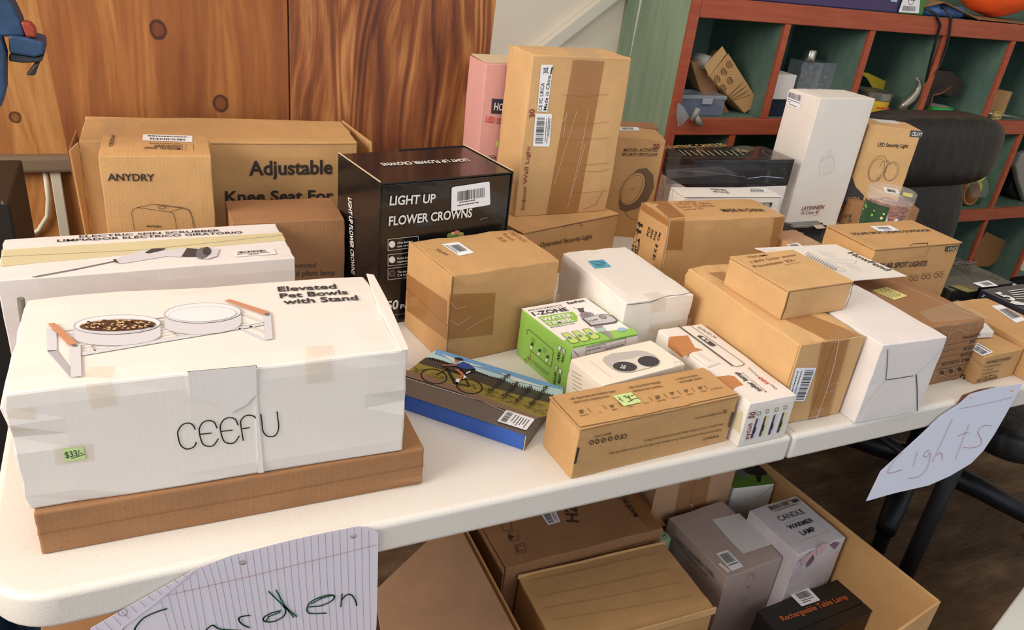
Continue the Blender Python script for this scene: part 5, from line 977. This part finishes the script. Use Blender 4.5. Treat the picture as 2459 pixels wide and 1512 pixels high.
for x, z0, z1 in [(x, .881, 1.143) for x in SX[1:]] + [(x, 0, .834) for x in LX]: child(MB().box((x, yf + .006, z0), (x + .016, yb, z1)), 'divider', tdk, sh, bevel=.001)
for x, z0, z1 in [(SX[0], 0, 2.3)] + [(x, .881, 1.143) for x in SX[1:]] + [(x, 0, .834) for x in LX]: child(MB().box((x - .001, yf, z0), (x + (.026 if x < 1 else .019), yf + .013, z1)), 'red_edge_strip', redp, sh, bevel=.0015)
for i, (z0, z1) in enumerate(SZ):
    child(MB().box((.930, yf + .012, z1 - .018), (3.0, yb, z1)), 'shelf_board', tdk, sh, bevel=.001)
    child(MB().box((.938, yf - .002, z0), (3.0, yf + .012, z1)), 'red_rail', redp, sh, bevel=.002)
p0 = at((1508, 80), y=1.3)
child(MB().prism([(.9115, 1.40, 1.0), (.9115, 1.396, 1.0), (.9115, 1.388, 1.13), (.9115, 1.384, 1.2), (.9115, 1.397, 1.2)], (-.0006, 0, 0)), 'bare_paint_chip', flat('white filler', (222, 226, 214), .7), sh)
# --- cubby 1: leaning box, organiser, pipe tee
yb1 = 1.21
def pp(name, pts, y, dep, mat, label, cat, bevel=.002, group=None, zmin=.882, xmin=-9):
    o = pxprism(name, pts, y, dep, mat, bevel=bevel, zmin=zmin, xmin=xmin); return tagit(o, label, cat, group)
o = pp('leaning_carton', [(1704, 184), (1750, 129), (1824, 247), (1785, 286)], yb1, .07, KR(), 'opened kraft carton leaning in the first shelf compartment', 'box')
f = Face(Vector((0, yb1, 0)), Vector((0, -1, 0)), o)
for (x, y) in ((1750, 154), (1737, 171), (1721, 189), (1752, 193), (1735, 211)): f.EL((x, y), (6, 8), .0014, inkb()); f.EL((x, y), (2.5, 3.5), .0014, inkb()); f.L([(x + 8, y), (x + 7, y + 9)], .0014, inkb())
for k in range(7): f.L([(1743 + 3 * k, 235 + 1 * k), (1784 + 3.0 * k - 8 * (k % 2), 197 + 5 * k)], .001, inkb())
f.flush(Matrix.Identity(4), [])
MB().prism([at(q, y=yb1 - .001) for q in ((1691, 158), (1735, 111), (1745, 128), (1703, 183))], (0, .002, 0)).build('open_flap', KL(), o); MB().prism([at(q, y=yb1 + .02) for q in ((1660, 150), (1700, 140), (1705, 184), (1760, 287), (1740, 280), (1680, 215))], (0, .04, 0)).build('carton_side', KD(), o)
cw = flat('pale plastic pipe', (168, 166, 158), .4)
pA, pB = at((1668, 140), y=1.26), at((1702, 152), y=1.22); tagit(MB().tube([pA, pB], [.020, .020], 20).build('white_tube', cw, smooth=True), 'pale plastic tube sticking out behind the leaning carton', 'tube')
org = flat('blue tinted plastic', (150, 166, 190), .12, 0, .42, 1)
q1 = at((1632, 225), y=1.17); q2 = at((1745, 247), y=1.17); q3 = at((1736, 287), y=1.17)
zb = .8815; ob = empty('parts_organizer', ((q1.x + q2.x) / 2, 1.21, zb), 0, 'blue tinted clear organizer box with a front latch', 'organizer')
hw = (q2.x - q1.x) / 2 - .001; hh = .046
MB().box((-hw, -.035, 0), (hw, .045, hh)).build('tray', org, ob, bevel=.003); MB().box((-hw - .002, -.037, hh), (hw + .002, .047, hh + .011)).build('lid', flat('clear blue lid', (190, 202, 216), .1, 0, .5, 1), ob, bevel=.002); MB().box((.0, -.041, hh - .012), (.034, -.037, hh + .004)).build('latch', flat('clear latch', (190, 202, 216), .1, 0, .7, 1), ob, bevel=.001); MB().box((-hw + .006, -.030, .002), (-.002, .04, hh - .01)).build('stored_parts', flat('dark blue contents', (48, 58, 84), .5), ob); MB().box((.002, -.030, .002), (hw - .004, .04, hh - .02)).build('stored_parts', flat('slate contents', (70, 78, 98), .5), ob)
gp = flat('grey plastic fitting', (150, 150, 146), .4)
a_, b__ = at((1683, 262), y=1.135), at((1676, 283), y=1.135); te = empty('pipe_tee', tuple(a_), 0, 'grey plastic pipe tee on the red rail of the shelf', 'pipe fitting')
T0 = Vector(a_)
for (s_, e_, r) in (((1662, 289), (1677, 260), .0075), ((1668, 276), (1683, 300), .0085)):
    MB().tube([at(s_, y=1.138) - T0, at(e_, y=1.130) - T0], r, 16).build('pipe_arm', gp, te, smooth=True)
tagit(MB().prism([at(q, y=1.146) for q in ((1628, 247), (1642, 255), (1655, 280), (1640, 300), (1628, 305), (1625, 280))], (0, .002, 0)).build('plastic_bag', flat('crumpled clear bag', (176, 178, 178), .15, 0, .5, 1), cuts=2, jit=.004), 'small crumpled clear bag by the pipe tee', 'bag')
# --- cubby 2
def lathe_at(name, prof, px, y, z, mat, label, cat, seg=36, smooth=True):
    p = at(px, y=y); o = MB().lathe(prof, seg=seg).build(name, mat, smooth=smooth); o.location = (p.x, y, z); return tagit(o, label, cat)
c2x = at((1875, 215), y=1.2).x
o = MB().box((1.256, 1.18, .8815), (1.345, 1.26, .932)).build('navy_case', flat('navy plastic case', (36, 46, 62), .3), bevel=.003); tagit(o, 'navy blue case at the bottom of the second shelf compartment', 'case')
o = MB().box((1.256, 1.175, .9325), (1.350, 1.25, 1.003)).build('small_white_box', WM(), bevel=.001); tagit(o, 'small white box stacked on the navy case', 'box')
jr = empty('white_jar', (1.312, 1.31, .8815), 0, 'white bottle with a dark cap behind the small white box', 'bottle')
MB().lathe([(.03, 0), (.034, .01), (.034, .12), (.026, .135), (.024, .150)], seg=32).build('bottle_body', flat('white plastic', (206, 202, 190), .4), jr, smooth=True); MB().lathe([(.026, .150), (.027, .152), (.027, .165), (.0, .166)], seg=32).build('cap', flat('dark plum cap', (52, 34, 50), .4), jr)
MB().lathe([(.0275, .154), (.0275, .158)], seg=32).build('cap_band', flat('white plastic', (206, 202, 190), .4), jr)
cz = at((1920, 150), y=1.24); hx0, hx1 = at((1915, 205), y=1.24).x, at((2027, 165), y=1.24).x
ob = empty('hardware_case', ((hx0 + hx1) / 2, 1.27, .8815), 0, 'clear case full of screws and washers in the second shelf compartment', 'organizer')
hw = (hx1 - hx0) / 2 - .002; zt = at((2000, 152), y=1.24).z - .8815
MB().box((-hw, -.028, .0), (hw, .03, zt)).build('clear_case', flat('clear styrene', (196, 202, 210), .08, 0, .30, 1), ob, bevel=.002)
MB().box((-.003, -.027, .002), (-.001, .028, zt - .003)).build('case_divider', flat('clear styrene', (196, 202, 210), .08, 0, .30, 1), ob)
rr = random.Random(8); gs = MB(); gd = MB()
for i in range(230):
    x = rr.uniform(-hw + .006, hw - .006); y = rr.uniform(-.024, .012); z = rr.uniform(.004, zt - (.012 if x < 0 else .022)); dv_ = Vector((rr.uniform(-1, 1), rr.uniform(-.3, .3), rr.uniform(-1, 1))).normalized()
    if i % 3: (gs if rr.random() < .5 else gd).tube([Vector((x, y, z)), Vector((x, y, z)) + dv_ * rr.uniform(.006, .014)], rr.uniform(.0008, .0016), 5)
    else: (gs if x > 0 else gd).lathe([(rr.uniform(.003, .006), -.0006), (rr.uniform(.003, .006), .0006)], seg=10, mtx=dv_.to_track_quat('Z', 'Y').to_matrix(), c=(x, y, z))
o = gs.build('screws', flat('zinc screws', (196, 196, 188), .35, .6), ob); o['kind'] = 'stuff'; o = gd.build('dark_screws', flat('dark screws', (84, 88, 96), .35, .6), ob); o['kind'] = 'stuff'
o = lathe_at('steel_cap', [(.017, 0), (.0175, .002), (.0175, .033), (.016, .035), (0, .035)], (1941, 150), 1.25, .8815 + zt + .001, flat('polished steel', (196, 192, 178), .2, .9), 'polished steel cap standing on the clear screw case', 'cap')
# --- cubby 3
yc = flat('yellow can', (222, 180, 48), .45); tx = at((2105, 250), y=1.19)
ca = empty('putty_can', (tx.x + .022, 1.232, .8815), .0, 'yellow can with a steel lid rim and number lettering', 'can')
zl = at((2105, 232), y=1.2).z - .8815
MB().lathe([(.050, 0), (.052, .003), (.055, zl - .012), (.055, zl - .01)], seg=44).build('can_body', yc, ca, smooth=True); MB().lathe([(.055, zl - .011), (.058, zl - .008), (.058, zl + .012), (.056, zl + .014), (.052, zl + .011), (.0, zl + .009)], seg=44).build('can_lid', flat('tin lid', (150, 146, 138), .3, .7), ca)
f = Face(Vector((ca.location.x, 1.232 - .0555, 0)), Vector((-.25, -1, 0)), ca); f.T('NUMBER', (2104, 261), (2136, 263), (2104.5, 256.5), flat('red print', (206, 62, 52), .5), .04); f.flush(Matrix.Translation(ca.location), [])
pp('putty_knife', [(2065, 174), (2070, 173), (2085, 175), (2174, 217), (2158, 235), (2120, 218), (2095, 210), (2082, 188)], 1.31, .004, flat('yellow plastic', (214, 186, 52), .5), 'yellow plastic spreader leaning behind the yellow can', 'spreader', .001)
hm = empty('claw_hammer', tuple(at((2190, 235), y=1.168)), 0, 'steel claw hammer head beside the yellow can', 'hammer'); H0 = Vector(hm.location)
hp = [at(q, y=1.168) - H0 for q in ((2162, 262), (2172, 250), (2188, 236), (2200, 222), (2207, 208), (2205, 195), (2200, 186))]
MB().tube(hp, [.010, .013, .015, .012, .009, .006, .002], 14).build('hammer_head', flat('worn steel', (156, 150, 138), .35, .7), hm, smooth=True)
MB().tube([at((2182, 244), y=1.172) - H0, at((2165, 264), y=1.168) - H0, at((2158, 272), y=1.166) - H0], .009, 12).build('hammer_neck', flat('worn steel', (156, 150, 138), .35, .7), hm, smooth=True)
tagit(MB().box((1.60, 1.17, .8815), (1.87, 1.19, .886)).build('wooden_rule', KD(), bevel=.001), 'thin wooden strip lying in the third shelf compartment', 'wood strip')
# --- cubby 4
dkp = flat('dark brown tool plastic', (38, 28, 22), .5)
o = pp('power_tool', [(2222, 175), (2240, 166), (2285, 170), (2318, 196), (2316, 210), (2298, 232), (2280, 236), (2262, 226), (2243, 228), (2232, 250), (2222, 262), (2214, 258), (2218, 215)], 1.22, .06, dkp, 'dark brown power tool body in the fourth shelf compartment', 'power tool', .006)
tagit(MB().tube([at(q, y=1.2) for q in ((2226, 262), (2236, 245), (2240, 228), (2260, 224), (2282, 209))], .004, 8).build('rubber_hose', flat('copper brown hose', (118, 66, 46), .5), smooth=True), 'copper brown hose coiled over the dark power tool', 'hose')
gx = at((2278, 258), y=1.19)
g_ = MB().lathe([(.040, 0), (.052, 0), (.052, .030), (.040, .030), (.040, 0)], seg=40).build('tape_roll', flat('bright green tape', (40, 170, 70), .5)); g_.location = (gx.x, 1.235, .8815); tagit(g_, 'roll of bright green tape on the shelf board', 'tape')
MB().lathe([(.0385, .0005), (.0398, .0005), (.0398, .0305), (.0385, .0305), (.0385, .0005)], seg=40).build('cardboard_core', flat('pale core', (196, 176, 166), .7), g_)
# --- cubby 5
o = MB().box((-.03, -.03, 0), (.03, .03, .085)).build('small_carton', KR(), bevel=.001); p = at((2415, 215), y=1.24); o.location = (p.x, 1.25, .8815); o.rotation_euler = (0, .12, .5); tagit(o, 'small kraft carton tilted in the last shelf compartment', 'box')
o = MB().box((-.014, -.02, 0), (.014, .02, .085)).build('wood_block', flat('tan wood block', (176, 130, 82), .7), bevel=.001); p = at((2385, 230), y=1.2); o.location = (p.x, 1.22, .8815); o.rotation_euler = (0, .15, 0); tagit(o, 'tan wood block next to the tilted small carton', 'wood block')
tw = MB()
for k in range(9): tw.tube([Vector((.022 * math.cos(a * .7 + k), .012 * math.sin(a * .7 + k), .004 + .002 * k + .004 * math.sin(a))) for a in range(10)], .0016, 6)
o = tw.build('twine_bundle', flat('straw twine', (196, 168, 110), .8), smooth=True); p = at((2398, 283), y=1.165); o.location = (p.x, 1.175, .8815); tagit(o, 'small bundle of straw twine on the shelf edge', 'twine')
tagit(MB().tube([at((2375, 272), y=1.18), at((2455, 284), y=1.20)], .004, 8).build('metal_rod', flat('pale steel rod', (190, 184, 172), .35, .6), smooth=True), 'pale steel rod lying beside the straw twine', 'rod')
pp('black_glove', [(2416, 145), (2430, 143), (2438, 160), (2458, 165), (2455, 185), (2430, 202), (2405, 198), (2410, 175)], 1.36, .03, flat('black cloth', (26, 24, 24), .8), 'black cloth bundle in the last shelf compartment', 'cloth', .006)
# --- lower right cubbies
for i, (q, r) in enumerate((((2344, 421), .030), ((2350, 453), .030))):
    p = at(q, y=1.22); o = MB().lathe([(.0305 * math.sin(math.pi * k / 16), -.0305 * math.cos(math.pi * k / 16)) for k in range(17)], seg=28).build('tennis_ball', flat('tennis ball yellow', (214, 232, 40), .85), smooth=True)
    o.location = (p.x, 1.22 + .02 * i, p.z); tagit(o, ('upper' if i == 0 else 'lower') + ' bright yellow tennis ball in the clear bag behind the chair', 'tennis ball', 'tennis balls in the clear bag')
tagit(pxprism('clear_bag', [(2322, 405), (2350, 395), (2372, 420), (2378, 460), (2368, 475), (2335, 478), (2320, 440)], 1.175, .10, flat('thin clear film', (200, 210, 190), .08, 0, .14, 1), bevel=.006), 'thin clear bag holding two tennis balls', 'bag')
pp('green_cloth', [(2288, 436), (2322, 420), (2338, 432), (2340, 448), (2300, 450)], 1.30, .03, flat('green cloth', (22, 116, 52), .9), 'bright green cloth beside the tennis balls', 'cloth', .006, zmin=.553)
p = at((2322, 480), y=1.20); o = MB().lathe([(.040, -.02), (.046, -.02), (.046, .02), (.040, .02), (.040, -.02)], seg=40, mtx=Matrix.Rotation(math.radians(80), 3, 'X')).build('masking_tape_roll', flat('brown tape roll', (156, 104, 62), .5)); o.location = (p.x, 1.21, .600); tagit(o, 'brown roll of tape standing on edge on the third board', 'tape')
pp('wooden_board', [(2370, 556.5), (2446, 592), (2443, 600), (2375, 640), (2335, 640), (2345, 590)], 1.24, .018, flat('brown varnished board', (150, 102, 56), .5), 'brown wooden board leaning in the lower shelf compartment', 'board', zmin=.214, xmin=2.475)
pp('black_bag', [(2425, 455), (2438, 405), (2459, 400), (2500, 420), (2500, 560), (2455, 515), (2432, 500)], 1.22, .05, flat('black bag plastic', (28, 26, 26), .3), 'shiny black bag at the right edge of the shelf', 'bag', .008, zmin=.553, xmin=2.478)
pp('grey_cloth', [(2440, 400), (2452, 370), (2500, 350), (2500, 500), (2462, 490), (2448, 440)], 1.19, .025, flat('grey cloth', (150, 146, 136), .8), 'grey cloth hanging over the black bag', 'cloth', .006, zmin=.553, xmin=2.478)
# --- on top of the shelf
zt = 1.1945
def onx(px, y): return at(px, y=y).x
x0, x1 = onx((1762, 0), 1.16), onx((2163, 20), 1.16)
o = MB().box((x0, 1.165, zt), (x1, 1.33, zt + .09)).build('purple_case', flat('deep purple case', (66, 52, 98), .35), bevel=.003); tagit(o, 'long deep purple box on top of the shelf', 'box'); MB().box((x0 + .06, 1.163, zt + .022), (x0 + .075, 1.165, zt + .032)).build('white_mark', flat('white plastic', (206, 202, 190), .4), o); MB().box((x1 - .045, 1.163, zt + .03), (x1 - .02, 1.165, zt + .05)).build('pale_patch', flat('pale blue tag', (170, 196, 200), .5), o)
x2 = onx((2218, 30), 1.16); o = MB().box((x1 + .004, 1.16, zt), (x2, 1.24, zt + .08)).build('green_pouch', flat('green foil pouch', (62, 122, 50), .35), bevel=.004); tagit(o, 'green pouch with a white barcode tag on the shelf top', 'pouch')
f = Face(Vector((0, 1.1598, 0)), Vector((0, -1, 0)), o); f.label([(2172, -14), (2210, -10), (2206, 32), (2157, 29)], (.15, .62, .8, .9), [(.3, .2, .7, .3)]); f.EL((2187, 4), (6, 7), .0014, red()); f.flush(Matrix.Identity(4), [])
x3, x4 = onx((2210, 35), 1.16), onx((2317, 45), 1.16); tagit(MB().tube([(x3 + .01, 1.19, zt + .017), (x4, 1.185, zt + .017)], .0165, 20).build('blue_roll', flat('blue masking film', (72, 112, 168), .6), smooth=True), 'blue roll lying on the shelf top under black cords', 'roll')
ot = onx((2400, 10), 1.25)
mb = MB(); S_ = 18
for i in range(S_ + 1):
    for j in range(25):
        u = math.pi * i / S_; v = 2 * math.pi * j / 24; mb.v.append((ot + .155 * math.sin(u) * math.cos(v) * (1 + .05 * math.sin(3 * v)), 1.27 + .09 * math.sin(u) * math.sin(v), zt + .086 - .075 * math.cos(u) * 1.0))
for i in range(S_):
    for j in range(24): a = i * 25 + j; mb.f.append((a, a + 1, a + 26, a + 25))
tagit(mb.build('orange_cap', flat('hi vis orange fabric', (250, 92, 24), .85), smooth=True, jit=.006), 'bright orange fabric cap on top of the shelf', 'cap')
pa = [Vector(at(q, y=1.158)) for q in ((2215, 16), (2270, 5), (2300, 20), (2350, 45), (2420, 52), (2500, 62))]
tp = MB()
for i, p in enumerate(pa): tp.v += [tuple(p), tuple(p + Vector((0, .14, .004)))]
for i in range(len(pa) - 1): tp.f.append((2 * i, 2 * i + 2, 2 * i + 3, 2 * i + 1))
o = tp.build('paper_sack', flat('brown paper sack', (150, 112, 72), .8)); md = o.modifiers.new('s', 'SOLIDIFY'); md.thickness = .0022; tagit(o, 'crumpled brown paper sack under the orange cap', 'paper')
cbl = flat('black rubber cord', (26, 22, 20), .45)
tagit(MB().tube([at(q, y=yy) for q, yy in (((2206, 10), 1.20), ((2222, 18), 1.16), ((2248, 35), 1.143), ((2258, 60), 1.141), ((2250, 90), 1.142), ((2236, 140), 1.15), ((2225, 190), 1.16), ((2215, 240), 1.17), ((2212, 265), 1.18))], .0042, 8).build('hanging_cable', cbl, smooth=True), 'black cable hanging left over the red rail', 'cable', 'black cables hanging over the red rail')
tagit(MB().tube([at(q, y=yy) for q, yy in (((2240, 14), 1.21), ((2268, 20), 1.16), ((2284, 45), 1.143), ((2280, 80), 1.141), ((2270, 120), 1.142), ((2258, 155), 1.15), ((2232, 190), 1.155), ((2222, 230), 1.165), ((2218, 262), 1.18))], .0040, 8).build('hanging_cable', cbl, smooth=True), 'black cable hanging right over the red rail', 'cable', 'black cables hanging over the red rail')
# ================================================================== black chair
lea, ln, ll, lb = newmat('black leather'); tcl = ln.new('ShaderNodeTexCoord').outputs['Object']; lb.inputs['Base Color'].default_value = (*lin((24, 22, 22)), 1); lb.inputs['Roughness'].default_value = .42; bump(ln, ll, lb, nz(ln, ll, mapping(ln, ll, tcl, (9, 9, 4)), 1.6, 3, .5, .8), .5, .012)
ch = empty('office_chair', (1.46, .48, 0), 0, 'black padded office chair standing behind the table right end', 'chair')
def cushion(cx, cy, cz, sx, sy, sz, name, e=.45, tilt=0, seg=28):
    m = MB(); M_ = Matrix.Rotation(tilt, 3, 'X')
    def s_(v, p): return math.copysign(abs(v) ** p, v)
    for i in range(seg + 1):
        u = -math.pi / 2 + math.pi * i / seg
        for j in range(2 * seg):
            v = 2 * math.pi * j / (2 * seg)
            q = M_ @ Vector((sx * s_(math.cos(u), .5) * s_(math.cos(v), e), sy * s_(math.cos(u), .5) * s_(math.sin(v), e), sz * s_(math.sin(u), .5))); m.v.append((cx + q.x, cy + q.y, cz + q.z))
    for i in range(seg):
        for j in range(2 * seg): a = i * 2 * seg + j; b_ = i * 2 * seg + (j + 1) % (2 * seg); m.f.append((a, b_, b_ + 2 * seg, a + 2 * seg))
    return child(m, name, lea, ch, smooth=True)
cushion(1.525, .82, .885, .250, .070, .098, 'headrest', .35)
cushion(1.50, .83, .59, .262, .045, .235, 'backrest', .3, -.06)
cushion(1.45, .42, .445, .305, .335, .055, 'seat', .3)
child(MB().tube([(1.46, .48, .39), (1.46, .48, .09)], .03, 20), 'gas_column', blk, ch, smooth=True)
child(MB().tube([(1.50, .80, .42), (1.50, .70, .38), (1.47, .5, .38)], .018, 12), 'back_bracket', blk, ch, smooth=True)
for k in range(4):
    a = math.radians(211 + 90 * k); e_ = Vector((1.46 + .33 * math.cos(a), .48 + .33 * math.sin(a), .065)); child(MB().tube([(1.46, .48, .105), tuple((Vector((1.46, .48, .1)) + e_) / 2 + Vector((0, 0, .01))), tuple(e_)], [.034, .030, .024], 12), 'base_arm', blk, ch, smooth=True)
    child(MB().lathe([(0, .0), (.018, .0), (.018, .045), (0, .045)], c=(e_.x, e_.y, .0), seg=20), 'foot_glide', blk, ch)
for sx in (-1, 1):
    child(MB().tube([(1.46 + sx * .30, .62, .42), (1.46 + sx * .335, .60, .56), (1.46 + sx * .335, .48, .64), (1.46 + sx * .335, .30, .64), (1.46 + sx * .33, .22, .55), (1.46 + sx * .30, .24, .42)], .016, 12), 'armrest', blk, ch, smooth=True)
# --- left side things
o = MB().box((-.93, .855, 0), (-.622, 1.10, .803)).build('black_cabinet', flat('black cabinet paint', (34, 29, 27), .5), bevel=.004); tagit(o, 'black cabinet left of the plywood partly out of view', 'cabinet')
f = Face(Vector((0, .8548, 0)), Vector((0, -1, 0)), o); f.T('S', (3, 489), (9, 489), (3, 483), gold, .0); f.flush(Matrix.Identity(4), [])
bl = paint('blue cast iron paint', (26, 54, 84), (40, 72, 108), (20, 20, 20))
vs = empty('bench_vise', (-.70, .60, 0), 0, 'blue cast iron clamp tool at the upper left corner', 'tool')
yv = .60
def vp(pts, dep, name, mat=None, bevel=.003, y=yv): child(MB().prism([at(q, y=y) for q in pts], (0, dep, 0)), name, mat or bl, vs, bevel=bevel)
vp([(-260, -60), (-40, -60), (8, -20), (30, 12), (48, 50), (60, 88), (20, 88), (-260, 120)], .05, 'casting_body')
vp([(20, 85), (60, 90), (104, 102), (107, 130), (84, 138), (22, 128)], .06, 'clamp_jaw', y=yv - .005)
vp([(22, 128), (84, 138), (106, 132), (100, 150), (55, 152), (20, 148)], .05, 'jaw_underside', flat('dark slate iron', (48, 54, 58), .5))
vp([(-160, 60), (0, 84), (14, 130), (14, 215), (4, 255), (-14, 268), (-40, 250), (-90, 240), (-160, 260)], .03, 'curved_guard', y=yv - .01)
vp([(47, 52), (72, 54), (85, 70), (88, 92), (62, 90)], .02, 'red_handle', flat('red handle', (150, 58, 40), .4), .003)
vp([(82, 155), (96, 150), (84, 182), (62, 181)], .02, 'clamp_tip', flat('dark iron', (40, 36, 32), .5), .002)
child(MB().tube([(-.74, .66, 0), (-.74, .66, 1.05)], .03, 20), 'stand_pole', bl, vs, smooth=True); child(MB().lathe([(0, 0), (.15, 0), (.15, .012), (.03, .02), (.0, .02)], c=(-.74, .66, 0)), 'stand_foot', bl, vs)
# white cooler edge at lower right
o = MB().prism([at(q, z=.30) for q in ((2378, 1516), (2418, 1462), (2470, 1392), (2800, 1392), (2800, 1700), (2300, 1700))], (0, 0, -.30)).build('white_bin', flat('scuffed white plastic', (214, 214, 204), .5), bevel=.004); tagit(o, 'scuffed white plastic bin edge at the lower right corner', 'bin')
